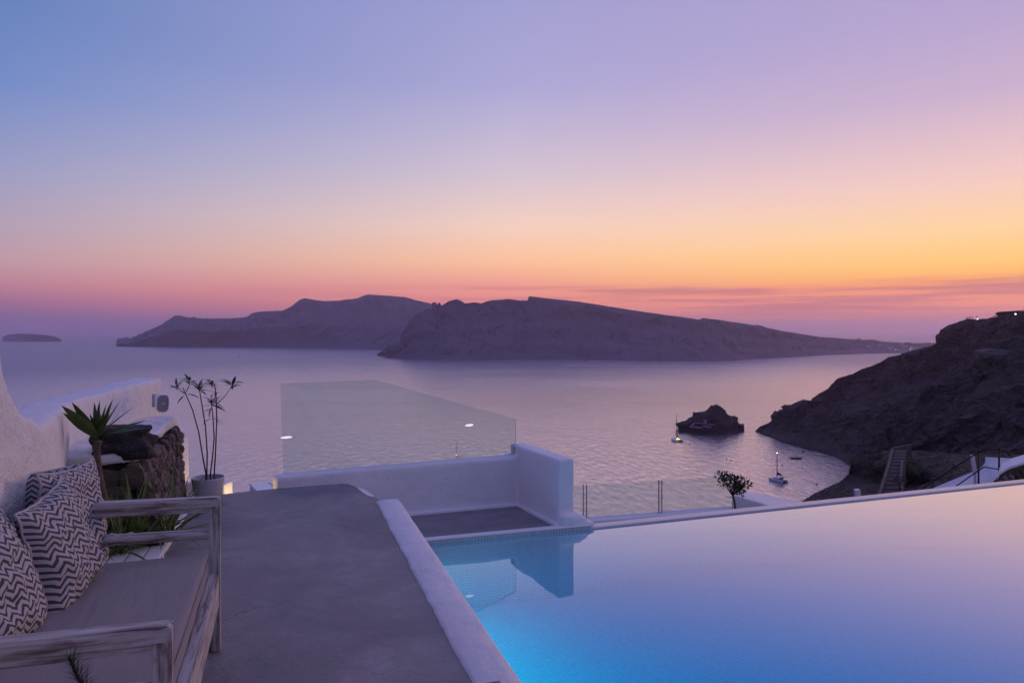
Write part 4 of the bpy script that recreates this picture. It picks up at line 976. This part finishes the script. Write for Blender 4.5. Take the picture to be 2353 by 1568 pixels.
# little tree
tb = P(1688, 1245, 12.6); tree = empty('small_tree', v3(tb, -3.6)); kk = 12.6
tp = lambda x, y, dd=0: P(x, y, kk + dd)
trunk = [v3(tp(1690, 1180), -3.6), tp(1690, 1180), tp(1688, 1160), tp(1686, 1145), tp(1683, 1137)]
under(tube('trunk', trunk, [.032, .022, .020, .018, .016], BARK, None, 8), tree)
tips = [(1652, 1094, -.1), (1662, 1090, .1), (1675, 1092, 0), (1688, 1100, .12), (1700, 1100, -.1), (1710, 1106, .05), (1715, 1112, -.05), (1694, 1112, 0), (1668, 1104, -.12), (1704, 1122, .1), (1700, 1128, -.05), (1658, 1108, .08), (1682, 1114, -.1), (1690, 1122, .08)]
rb = random.Random(9)
V = []; F = []
for (x, y, dd) in tips:
    mid = tp(1683 + (x - 1683) * .45 + rb.uniform(-2, 2), 1137 + (y - 1137) * .5, dd * .5)
    v, f = tube_data([tp(1683, 1138), mid, tp(x, y, dd)], [.010, .007, .003], 5); o_ = len(V); V += v; F += [tuple(i + o_ for i in q) for q in f]
v, f = tube_data([tp(1682, 1140), tp(1676, 1142), tp(1667, 1140)], [.008, .005, .004], 5); o_ = len(V); V += v; F += [tuple(i + o_ for i in q) for q in f]
under(mesh('limbs', V, F, BARK, None, True), tree)
def leaf_cloud(centres, rad, n, size, seed):
    r = random.Random(seed); V = []; F = []
    for c in centres:
        for _ in range(n):
            d = Vector((r.gauss(0, 1), r.gauss(0, 1), r.gauss(0, 1))).normalized(); p = c + d * rad * r.random() ** .5
            a = (d + Vector((r.uniform(-.6, .6), r.uniform(-.6, .6), r.uniform(-.2, .8)))).normalized(); b = a.cross(Vector((r.gauss(0, 1), r.gauss(0, 1), r.gauss(0, 1)))).normalized(); s_ = size * r.uniform(.7, 1.3)
            k = len(V); V += [p, p + a * s_ * .5 + b * s_ * .22, p + a * s_, p + a * s_ * .5 - b * s_ * .22]; F.append((k, k + 1, k + 2, k + 3))
    return V, F
V, F = leaf_cloud([tp(x, y + 1, dd) for x, y, dd in tips] + [tp(1690, 1108), tp(1697, 1115, .1), tp(1672, 1100, .05)], .072, 42, .062, 4)
under(mesh('crown', V, F, OLIVEL, None), tree)
tag(tree, 'little dark leaved tree silhouetted beyond the pool edge', 'tree')

# right-hand side: white block, railing, white ramp, stone wall end
c = P(1970, 1165, 15); o = None
wb = empty('white_post', v3(c, -4.2)); p0, p1 = P(1973, 1170, 15), P(1968.5, 1123, 15)
under(beam('shaft', p0, p1, .10, .11, WPAINT, None, .008, Vector((0, 1, 0))), wb)
under(beam('footing', v3(p0, -4.2), p0, .10, .11, WPAINT, None, .004, Vector((0, 1, 0))), wb)
tube_p = [P(1962, 1150, 15), P(1961, 1130, 15), P(1963, 1127, 15)]
under(tube('lamp_arm', tube_p, .012, METAL, None, 6), wb)
tag(wb, 'small white post standing alone on the dark slope', 'post')
RD = 16.0
rl = empty('iron_railing', v3(P(2247, 1112, RD), -4.4))
dr = lambda x: RD + (x - 2247) * -.006
rp_ = lambda x, y: P(x, y, dr(x))
under(tube('handrail', [rp_(*q) for q in ((2110, 1128), (2124, 1117), (2185, 1077), (2249, 1037), (2258, 1031), (2264, 1030), (2295, 1033.5), (2312, 1035.5), (2320, 1039), (2321.5, 1044), (2318, 1046), (2316, 1043))], .017, BLACK, None, 8), rl)
under(tube('lower_rail', [rp_(*q) for q in ((2160, 1141), (2192, 1119), (2256, 1074), (2261, 1072), (2298, 1078), (2330, 1082))], .014, BLACK, None, 8), rl)
for x, y0, y1 in ((2143, 1101, 1124), (2247.5, 1036, 1112), (2294.7, 1031, 1084)):
    under(tube('post', [v3(rp_(x, y1), rp_(x, y1).z - 1.2), rp_(x, y0)], .021, BLACK, None, 8), rl)
    q = rp_(x, y0 - 1); under(lathe('finial', [(.004, -.03), (.024, -.02), (.034, 0), (.024, .022), (.004, .032)], BLACK, None, 10, q), rl)
tag(rl, 'black iron stair railing with round finials at the right edge', 'railing')
pn_ = empty('white_board', P(2239, 1083, 16.6)); a_, b_ = P(2239.5, 1086, 16.6), P(2233, 1044.5, 16.6)
under(beam('face_board', a_, b_, .035, .115, WPAINT, None, .004, Vector((1, .3, 0))), pn_)
under(beam('leg', v3(a_, -4.4), a_, .04, .05, WPAINT, None, .003, Vector((1, .3, 0))), pn_)
tag(pn_, 'narrow tilted white board behind the iron railing', 'board')
rampf = [(2110, 1150), (2134, 1124), (2185, 1103), (2236, 1082), (2255, 1072), (2264, 1060), (2263, 1049), (2310, 1051.5), (2400, 1056)]
rampn = [(2110, 1165), (2150, 1160), (2190, 1155), (2240, 1150), (2260, 1148), (2290, 1145), (2310, 1143), (2340, 1140), (2400, 1135)]
V = []; F = []
for i, (a_, b_) in enumerate(zip(rampf, rampn)):
    p = P(*a_, 18.2 + .05 * i); q = P(*b_, 17.9); V += [v3(p, p.z - 1.5), p, p.lerp(q, .5) + Vector((0, 0, .04)), q, v3(q, q.z - 1.5)]
    if i: F += [((i - 1) * 5 + k, (i - 1) * 5 + k + 1, i * 5 + k + 1, i * 5 + k) for k in range(4)]
o = mesh('white_ramp', V, F, WHITE, None, True); tag(o, 'white plastered ramp beyond the iron railing', 'ramp', kind='structure')
# stone wall end with a white cap at the right edge
bd = 14.5; st2 = empty('capped_stone_wall', v3(P(2330, 1110, bd), -3.2))
V = []; F = []; cap_px = [(2287, 1098), (2289, 1092), (2294, 1083), (2316, 1070), (2352, 1059), (2420, 1045)]
pf = [P(x, y, bd + (x - 2287) * .004) for x, y in cap_px]; back = Vector((.60, .72, 0))
bm = bmesh.new(); va = [bm.verts.new(v3(p, -3.2)) for p in (pf[0], pf[-1], pf[-1] + back, pf[0] + back)]
low = [p + Vector((0, .02, -.07)) for p in pf]
A_ = [bm.verts.new(p) for p in low]; B_ = [bm.verts.new(p + back) for p in low]
for i in range(5): bm.faces.new((A_[i], A_[i + 1], B_[i + 1], B_[i]))
bm.faces.new([va[0], va[1]] + A_[::-1]); bm.faces.new([va[2], va[3]] + B_); bm.faces.new((va[0], A_[0], B_[0], va[3])); bm.faces.new((va[1], va[2], B_[-1], A_[-1])); bm.faces.new(va[::-1])
bmesh.ops.triangulate(bm, faces=bm.faces[:])
under(bmobj('rubble_core', bm, STONE2), st2)
bm = bmesh.new(); A_ = [bm.verts.new(p + Vector((0, -.03, -.07))) for p in pf]; B_ = [bm.verts.new(p + back + Vector((0, .03, -.07))) for p in pf]; A2 = [bm.verts.new(p + Vector((0, -.03, .0))) for p in pf]; B2 = [bm.verts.new(p + back + Vector((0, .03, .03))) for p in pf]
for i in range(5):
    bm.faces.new((A_[i], A_[i + 1], A2[i + 1], A2[i])); bm.faces.new((A2[i], A2[i + 1], B2[i + 1], B2[i])); bm.faces.new((B2[i], B2[i + 1], B_[i + 1], B_[i])); bm.faces.new((B_[i], B_[i + 1], A_[i + 1], A_[i]))
bm.faces.new((A_[0], A2[0], B2[0], B_[0])); bm.faces.new((A_[-1], B_[-1], B2[-1], A2[-1])); bmesh.ops.triangulate(bm, faces=bm.faces[:])
o = bmobj('white_cap', bm, WHITE); stuccoed(o, .02, 4, .01, .2, 1); under(o, st2)
for i in range(9):
    for j in range(4):
        x = 2290 + i * 15 + rs.uniform(-4, 4) + (j % 2) * 6; t = min(1, (x - 2287) / 133); ytop = 1096 - t * 45 + (6 if x > 2300 else 8)
        y = ytop + 4 + j * 13 + rs.uniform(-2, 2); q = P(x, y, bd + (x - 2287) * .004)
        o = bpy.data.objects.new('stone', sm[rs.random() < .6][rs.randrange(5)]); COL.objects.link(o); under(o, st2)
        o.matrix_basis = Matrix.Translation(q) @ Euler((rs.uniform(-.3, .3), rs.uniform(-.3, .3), rs.uniform(-.2, .4))).to_matrix().to_4x4() @ Matrix.Diagonal((.15 * rs.uniform(.8, 1.3), .12, .12 * rs.uniform(.8, 1.2), 1))
tag(st2, 'brown stone wall end with a white snowlike cap at the right edge', 'wall')

# ------------------------------------------------------------------ stairs, retaining wall, lamp pole on the slope
stw = empty('stairway', P(2050, 1140, 118))
ns = 13; sA, sB = (P(2024, 1150, 112), P(2074, 1150, 112)), (P(2056, 1036, 150), P(2082, 1036, 150))
for i in range(ns):
    t0, t1 = i / ns, (i + 1) / ns; l0, r0 = sA[0].lerp(sB[0], t0), sA[1].lerp(sB[1], t0); l1, r1 = sA[0].lerp(sB[0], t1), sA[1].lerp(sB[1], t1)
    h = l1.z - l0.z
    bm = bmesh.new(); z0 = l0.z - 16; zt = l1.z + .25
    bm_hexa(bm, [v3(l0, z0), v3(r0, z0), v3(r1, z0), v3(l1, z0), v3(l0, zt), v3(r0, zt), v3(r1, zt), v3(l1, zt)])
    under(bmobj('step', bm, plain('step_stone', (.030, .028, .036), .9) if i == 0 else bpy.data.materials['step_stone']), stw)
bpy.data.materials['step_stone'].name = 'step_stone'
tag(stw, 'dim stone stairway climbing the dark slope on the right', 'stairs')
def sidewall(name, pts, w, h, mat, label):
    bm = bmesh.new()
    for a_, b_ in zip(pts, pts[1:]):
        dd = (b_ - a_).to_2d().normalized(); n_ = Vector((-dd.y, dd.x, 0)) * w
        bm_hexa(bm, [a_ + Vector((0, 0, -16)), b_ + Vector((0, 0, -16)), b_ + n_ + Vector((0, 0, -16)), a_ + n_ + Vector((0, 0, -16)), a_ + Vector((0, 0, h)), b_ + Vector((0, 0, h)), b_ + n_ + Vector((0, 0, h)), a_ + n_ + Vector((0, 0, h))])
    return tag(bmobj(name, bm, mat), label, 'wall')
PALE = plain('pale_masonry', (.085, .072, .074), .95, 0, .3, .5)
sidewall('stair_wall', [P(2021, 1152, 111), P(2036, 1100, 124), P(2046, 1065, 137), P(2053, 1036, 149)], .5, .55, PALE, 'pale low wall along the left side of the stairway')
sidewall('stair_wall', [P(2080, 1152, 111), P(2072, 1100, 124), P(2075, 1060, 138)], .4, .3, PALE, 'pale low wall along the right side of the stairway')
sidewall('landing_wall', [P(2055, 1036, 152), P(2094, 1028, 156)], .5, .8, PALE, 'pale low wall across the top of the stairway')
lpole = tube('lamp_pole', [P(2052, 1045, 151), P(2052, 985, 151)], [.09, .06], BLACK, None, 6); tag(lpole, 'thin dark lamp pole at the top of the stairway', 'pole')
rw = [(2256, 806), (2290, 801), (2352, 806), (2470, 812)]; rwb = [(2254, 858), (2290, 838), (2330, 835), (2360, 842), (2470, 850)]
V = []; F = []
tt = resample([P(x, y, 255) for x, y in rw], 14); bb = resample([P(x, y, 251) for x, y in rwb], 14)
for p, q in zip(tt, bb): V += [p, q, p + Vector((0, 5, 0)), q + Vector((0, 5, -4))]
for i in range(13): F += [(i * 4, i * 4 + 1, i * 4 + 5, i * 4 + 4), (i * 4 + 2, i * 4, i * 4 + 4, i * 4 + 6), (i * 4 + 3, i * 4 + 2, i * 4 + 6, i * 4 + 7), (i * 4 + 1, i * 4 + 3, i * 4 + 7, i * 4 + 5)]
F += [(0, 2, 3, 1), (52, 53, 55, 54)]
o = mesh('retaining_wall', V, F, PALE); tag(o, 'pale ruined retaining wall high on the cliff at the right', 'wall')
sidewall('retaining_wall', [P(2340, 880, 215), P(2352, 858, 216), P(2400, 840, 218)], 2, 1.5, PALE, 'pale sloping wall lower on the cliff at the right edge')
# shrubs on the slope
rsb = random.Random(31)
sh = [(1985, 1052, 188, 1.8, 'rounded dark bush at the left shoulder of the slope above the bay'), (2012, 1050, 180, 2.2, 'dark bush just left of the top of the stairway'), (1968, 1060, 195, 1.6, 'lowest dark bush on the slope beside the water'), (2092, 1068, 140, 1.6, 'bush right of the stairway, greenest on the slope'), (2110, 1078, 128, 1.3, 'small bush below the greenest bush by the stairway'), (2066, 1105, 118, .9, 'small bush beside the lower steps'), (1995, 1075, 165, 1.5, 'dark bush low on the slope left of the stairway')]
for (x, y, d, r_, lb) in sh:
    c = P(x, y, d); e_ = empty('shrub', c + Vector((0, 0, -r_)))
    cs = [c + Vector((rsb.uniform(-1, 1) * r_, rsb.uniform(-1, 1) * r_, rsb.uniform(-.4, .5) * r_)) for _ in range(9)]
    V, F = leaf_cloud(cs, r_ * .6, 60, r_ * .25, rsb.randrange(999)); under(mesh('crown', V, F, SHRUBL if 'greenest' in lb else OLIVEL, None), e_)
    under(tube('stem', [c + Vector((0, 0, -r_ * 1.6)), c], [r_ * .12, r_ * .05], BARK, None, 6), e_)
    tag(e_, lb, 'shrub', 'bushes on the dark slope')

# ------------------------------------------------------------------ boats
def hull_mesh(L, Bm, H, fine=.5, n=14):
    V = []; F = []
    for i in range(n + 1):
        t = i / n; x = L * (t - .5); w = Bm / 2 * (min(1, (1 - t) * 2.6) ** fine if t > .5 else .80 + .2 * (t / .5)); sh = H * (1 + .22 * t * t)
        w = max(w, .02)
        V += [(x, -w, sh), (x, -w * .92, sh * .35), (x, -w * .5, -.25), (x, w * .5, -.25), (x, w * .92, sh * .35), (x, w, sh)]
        if i: k = (i - 1) * 6; F += [(k + j, k + j + 1, k + j + 7, k + j + 6) for j in range(5)] + [(k + 5, k, k + 6, k + 11)]
    F += [tuple(range(6)), tuple(n * 6 + j for j in range(6))[::-1]]
    return V, F
WARM = glow('cabin_glow', (1, .62, .12), 5.0); MASTL = glow('masthead_light', (1, .96, .9), 9)
def sea_at(px, py): return P(px, py, ALT * FPX / (py - HOR))
def boat_root(name, px, py, head, label, cat='boat'):
    p = sea_at(px, py); r = empty(name, (p.x, p.y, SEA), R(head)); tag(r, label, cat); return r
def catamaran(px, py, head, mast, label, lit=False, masthead=False, L=12.5, Bm=6.8):
    r = boat_root('catamaran', px, py, head, label, 'catamaran'); V, F = hull_mesh(L, 1.7, 1.75)
    for s in (-1, 1): mesh('hull', [(x, y + s * (Bm / 2 - .85), z) for x, y, z in V], F, HULLW, r, False)
    beam('bridge_deck', (-L * .42, 0, 1.55), (L * .20, 0, 1.55), Bm - 1.2, .5, HULLW, r, .1)
    beam('crossbeam', (L * .43, -Bm / 2 + .8, 1.9), (L * .43, Bm / 2 - .8, 1.9), .2, .2, METAL, r, .03)
    cab = [(-3.0, 2.2, 1.75), (2.6, 1.9, 1.75), (3.3, 1.3, 1.75)]
    bm = bmesh.new(); bm_hexa(bm, [(-3, -2.3, 1.78), (3.1, -1.9, 1.78), (3.1, 1.9, 1.78), (-3, 2.3, 1.78), (-2.8, -2.0, 3.05), (1.7, -1.5, 3.0), (1.7, 1.5, 3.0), (-2.8, 2.0, 3.05)])
    o = coach = bmobj('coachroof', bm, HULLW, r); m = o.modifiers.new('b', 'BEVEL'); m.width = .3; m.segments = 3
    bm = bmesh.new(); bm_hexa(bm, [(-3.06, -2.15, 2.15), (2.62, -1.82, 2.15), (2.62, 1.82, 2.15), (-3.06, 2.15, 2.15), (-3.02, -2.22, 2.62), (2.42, -1.72, 2.62), (2.42, 1.72, 2.62), (-3.02, 2.22, 2.62)])
    bmobj('window_band', bm, HULLD, coach)
    beam('bimini', (-5.2, 0, 3.5), (-2.4, 0, 3.6), 3.6, .10, SAILC, r, .03)
    for s in (-1, 1):
        for x in (-5.1, -2.6): tube('bimini_strut', [(x, s * 1.7, 1.7), (x, s * 1.7, 3.5)], .05, METAL, r, 6)
    mast_p = tube('mast', [(.9, 0, 2.9), (.9, 0, mast)], [.32, .24], HULLD, r, 8)
    boom = tube('boom', [(.9, 0, 4.6), (-4.6, 0, 4.8)], .13, METAL, r, 6)
    V2 = [(.8, 0, 7.0), (.8, .18, 4.7), (.8, -.18, 4.7), (-4.2, .14, 4.9), (-4.2, -.14, 4.9), (-1.6, 0, 6.2)]
    mesh('sail_cover', V2, [(0, 1, 3, 5), (0, 5, 4, 2), (1, 2, 4, 3), (5, 3, 4), (0, 2, 1)], SAILC, boom)
    tube('forestay', [(L * .43, 0, 2.0), (.9, 0, mast * .86)], .055, SAILC, mast_p, 6)
    for s in (-1, 1): tube('shroud', [(.2, s * (Bm / 2 - .3), 1.8), (.9, 0, mast * .8)], .022, METAL, mast_p, 5)
    if masthead: lathe('masthead_light', [(.02, -.25), (.22, -.15), (.3, 0), (.22, .15), (.02, .25)], MASTL, mast_p, 10, (.9, 0, mast + .2))
    if lit:
        for y, w in ((-1.5, .7), (-.6, .55), (.3, .8), (1.4, .9)):
            beam('lit_window', (-3.13, y - w / 2, 2.35), (-3.13, y + w / 2, 2.35), .06, .5, WARM, coach, .02)
        lathe('deck_light', [(.02, -.25), (.2, -.15), (.26, 0), (.2, .15), (.02, .25)], MASTL, r, 10, (-3.3, .3, 3.15))
    return r
catamaran(1787, 1105, 118, 20.5, 'white catamaran with a masthead light anchored in the bay', masthead=True)
catamaran(1555, 1012, 95, 27, 'catamaran with golden lit cabin windows beside the rock islet', lit=True, L=13.5, Bm=9)
def yacht(px, py, head, label, L=12, mast=17, light=True):
    r = boat_root('sailing_yacht', px, py, head, label, 'sailboat'); V, F = hull_mesh(L, 3.6, 1.3); mesh('hull', V, F, HULLD, r)
    bm = bmesh.new(); bm_hexa(bm, [(-2.2, -1.1, 1.2), (2.4, -.8, 1.3), (2.4, .8, 1.3), (-2.2, 1.1, 1.2), (-2.0, -.9, 1.95), (1.6, -.6, 1.85), (1.6, .6, 1.85), (-2.0, .9, 1.95)]); bmobj('cabin', bm, HULLW, r)
    tube('mast', [(1.2, 0, 1.6), (1.0, 0, mast)], [.24, .18], HULLD, r, 6); tube('boom', [(1.2, 0, 2.8), (-3.4, 0, 4.0)], .2, SAILC, r, 6)
    tube('forestay', [(L * .46, 0, 1.5), (1.05, 0, mast * .95)], .04, HULLD, r, 5); tube('backstay', [(-L * .48, 0, 1.4), (1.0, 0, mast)], .02, HULLD, r, 5)
    beam('sprayhood', (-3.4, 0, 2.3), (-2.0, 0, 2.2), 2.0, .7, SAILC, r, .2)
    if light: lathe('steaming_light', [(.02, -.2), (.16, -.12), (.2, 0), (.16, .12), (.02, .2)], MASTL, r, 8, (1.4, 0, 5.2))
    return r
yacht(1052, 1058, 175, 'dark sailing yacht seen through the glass screen, trailing a wake')
yacht(549, 819, 60, 'tiny far sailboat on open water under the far island', 14, 22, False)
r = boat_root('motor_boat', 799, 817, 30, 'tiny white motor boat far out beside the large island'); V, F = hull_mesh(9, 3, 1.4); mesh('hull', V, F, HULLW, r); beam('cabin', (-1.5, 0, 2.2), (1.5, 0, 2.2), 2, 1.6, HULLW, r, .2)
r = boat_root('inflatable_boat', 1828, 1053, 172, 'grey inflatable boat moored in the bay near the headland')
for s in (-1, 1): tube('side_tube', [(-4.6, s * 1.1, .5), (2.4, s * 1.1, .55), (4.0, s * .75, .75), (4.8, s * .15, .95)], [.48, .5, .42, .3], HULLD, r, 10)
beam('deck', (-4.3, 0, .25), (3.6, 0, .3), 1.9, .3, HULLD, r, .05); beam('console', (-1.4, 0, 1.0), (-.6, 0, 1.0), .9, 1.3, HULLW, r, .1); beam('canopy', (-2.0, 0, 2.3), (.2, 0, 2.3), 1.7, .12, SAILC, r, .03)
for s in (-.7, .7): tube('canopy_strut', [(-.8, s, .5), (-.8, s, 2.3)], .05, METAL, r, 5)
beam('outboard', (-5.0, 0, .9), (-4.4, 0, .9), .5, 1.2, BLACK, r, .1)
BUOY = plain('buoy_plastic', (.05, .03, .035), .5)
bl_ = [(1584, 1020, .45, 'buoy right of the lit catamaran, below the rock islet'), (1704, 1012, .4, 'buoy between the rock islet and the headland tip'), (1668.5, 1055, .5, 'left one of two close buoys in the middle of the bay'), (1679, 1056, .4, 'right one of two close buoys in the middle of the bay'), (1811, 1052.5, .45, 'buoy touching the bow of the inflatable boat'), (1799, 1039, .4, 'buoy above and left of the inflatable boat'), (1844, 1038, .9, 'largest buoy, above the inflatable boat'), (1796.5, 1068, .5, 'buoy beside the mast of the white catamaran'), (1876, 1112, .5, 'buoy alone right of the white catamaran'), (1798, 1148, .5, 'lowest buoy in the bay, just above the sloping white wall'), (1796, 1116, .4, 'buoy just below the stern of the white catamaran')]
for x, y, s_, lb in bl_:
    s_ *= 1.5
    p = sea_at(x, y); o = lathe('mooring_buoy', [(.02, -.6 * s_), (.6 * s_, -.45 * s_), (.95 * s_, 0), (.8 * s_, .55 * s_), (.25 * s_, .95 * s_), (.12 * s_, 1.3 * s_)], BUOY, None, 12); o.location = (p.x, p.y, SEA); tag(o, lb, 'buoy', 'mooring buoys in the bay')

# ------------------------------------------------------------------ chapel on the rock islet, far village, hilltop lights
ch = empty('rock_chapel', P(1610, 978, 735))
def slab(name, a, b, h, dpt, par, mat=HOUSE):
    dd = (b - a).to_2d().normalized(); n_ = Vector((-dd.y, dd.x, 0)) * dpt; bm = bmesh.new()
    bm_hexa(bm, [a, b, b + n_, a + n_, a + Vector((0, 0, h)), b + Vector((0, 0, h)), b + n_ + Vector((0, 0, h)), a + n_ + Vector((0, 0, h))]); return under(bmobj(name, bm, mat), par)
DIMW = plain('dim_whitewash', (.20, .19, .20), .9, 0, .2, .5)
slab('quay', P(1584, 981, 738), P(1612, 984, 734), 1.0, 4, ch, DIMW)
slab('terrace_wall', P(1597, 971.5, 742), P(1642, 977, 738), .9, 2, ch, DIMW)
slab('nave', P(1618, 973, 743), P(1624, 974, 743), 4.5, 4, ch, DIMW)
slab('stair', P(1590, 978, 740), P(1597, 972, 743), .7, 2, ch, DIMW)
slab('arch_wall', P(1614, 981, 736), P(1634, 983, 735), 2.0, 2, ch, DIMW)
tag(ch, 'dim whitewashed chapel and quay at the foot of the rock islet', 'chapel')
vil = [(1996, 797, 'lone far house low on the island spit'), (2046, 800, 'left far house of the shore village on the island spit'), (2062, 803, 'far house on the village waterfront'), (2080, 797, 'far house above the village waterfront'), (2096, 800, 'rightmost far house of the village on the spit'), (2072, 790, 'far house highest on the island spit')]
for x, y, lb in vil:
    d = bnd(x) + (811 - y) * 9; c = P(x, y, d); h_ = empty('far_house', c)
    slab('wall', c - Vector((9, 0, 4)), c + Vector((9, 0, -4)), 8, 8, h_, HOUSE); slab('roof', c - Vector((9.5, .4, -4)), c + Vector((9.5, -.4, 4)), .6, 8.8, h_, HOUSE)
    for k in (-5, 0, 5): under(beam('window', c + Vector((k - 1, -.1, 0)), c + Vector((k + 1, -.1, 0)), .3, 2, HULLD, None, 0), h_)
    tag(h_, lb, 'house', 'far village houses on the island spit')
LAMPG = glow('far_street_light', (1, .93, .82), 7)
fl = [(2021, 793, None, 1.7, 'far street light at the left end of the shore village'), (2056, 802, None, 2.4, 'brighter far street light on the village waterfront'), (2091, 802, None, 2.4, 'brightest far street light by the rightmost village house'), (2094, 798, None, 1.6, 'faint far street light above the brightest one'), (2141, 786, None, 1.8, 'far light on the horizon end of the island'), (2245, 732.5, 590, .75, 'left hilltop lamp among the people on the ridge'), (2254, 738, 585, .6, 'right hilltop lamp just below the ridge crest'), (2332.5, 721, 515, .85, 'hilltop lamp nearest the right edge of the picture'), (1440, 814, None, 1.0, 'faint light at the foot of the large island')]
for x, y, d, s_, lb in fl:
    d = d or bnd(x) + 40; c = P(x, y, d); s_ *= .48; r = empty('street_light', c - Vector((0, 0, 5))); under(lathe('lamp_globe', [(.05, -s_), (s_ * .8, -s_ * .6), (s_, 0), (s_ * .8, s_ * .6), (.05, s_)], LAMPG, None, 10, c), r)
    under(tube('pole', [c - Vector((0, 0, 7)), c], .1, BLACK, None, 5), r); tag(r, lb, 'street light', 'far lights')
# people watching the sunset along the ridge: too far to tell apart
V = []; F = []; rc = random.Random(44)
for x in [2212, 2216, 2219, 2222, 2226, 2229, 2233, 2268, 2272, 2275, 2277, 2281, 2284, 2288, 2292, 2322, 2333, 2338, 2342, 2347, 2350] + [rc.uniform(2205, 2300) for _ in range(5)]:
    j = min(range(len(ridge)), key=lambda i: abs(ridge[i][0] - x)); y = ridge[j][1] + (x - ridge[j][0]) * -.15; d = ridge[j][2] - 3; b_ = P(x, y + 1.5, d); h = rc.uniform(1.5, 1.85)
    v, f = tube_data([b_ + Vector((0, 0, -1.5)), b_ + Vector((0, 0, .8)), b_ + Vector((0, 0, h * .78)), b_ + Vector((0, 0, h * .84)), b_ + Vector((0, 0, h * .92)), b_ + Vector((0, 0, h))], [.2, .24, .26, .09, .14, .05], 6); k = len(V); V += v; F += [tuple(i + k for i in q) for q in f]
cw = mesh('crowd', V, F, BLACK, None, True); tag(cw, 'tiny crowd of onlookers standing along the headland ridge', 'crowd', kind='stuff')

# ------------------------------------------------------------------ the evening haze
HZ = Mat('haze'); HZ.N.remove(HZ.b); pv = HZ.n('ShaderNodeVolumePrincipled')
pv.inputs['Color'].default_value = (.94, .76, .93, 1); pv.inputs['Density'].default_value = HAZE; pv.inputs['Anisotropy'].default_value = .5
HZ.L.new(pv.outputs[0], HZ.out.inputs['Volume'])
bm = bmesh.new(); bm_obox(bm, (-45100, -6100), (1, 0), (0, 1), 90200, 40200, SEA - 40, 310)
o = bmobj('haze', bm, HZ.m); tag(o, 'thin violet evening haze over the sea', 'haze', kind='stuff')
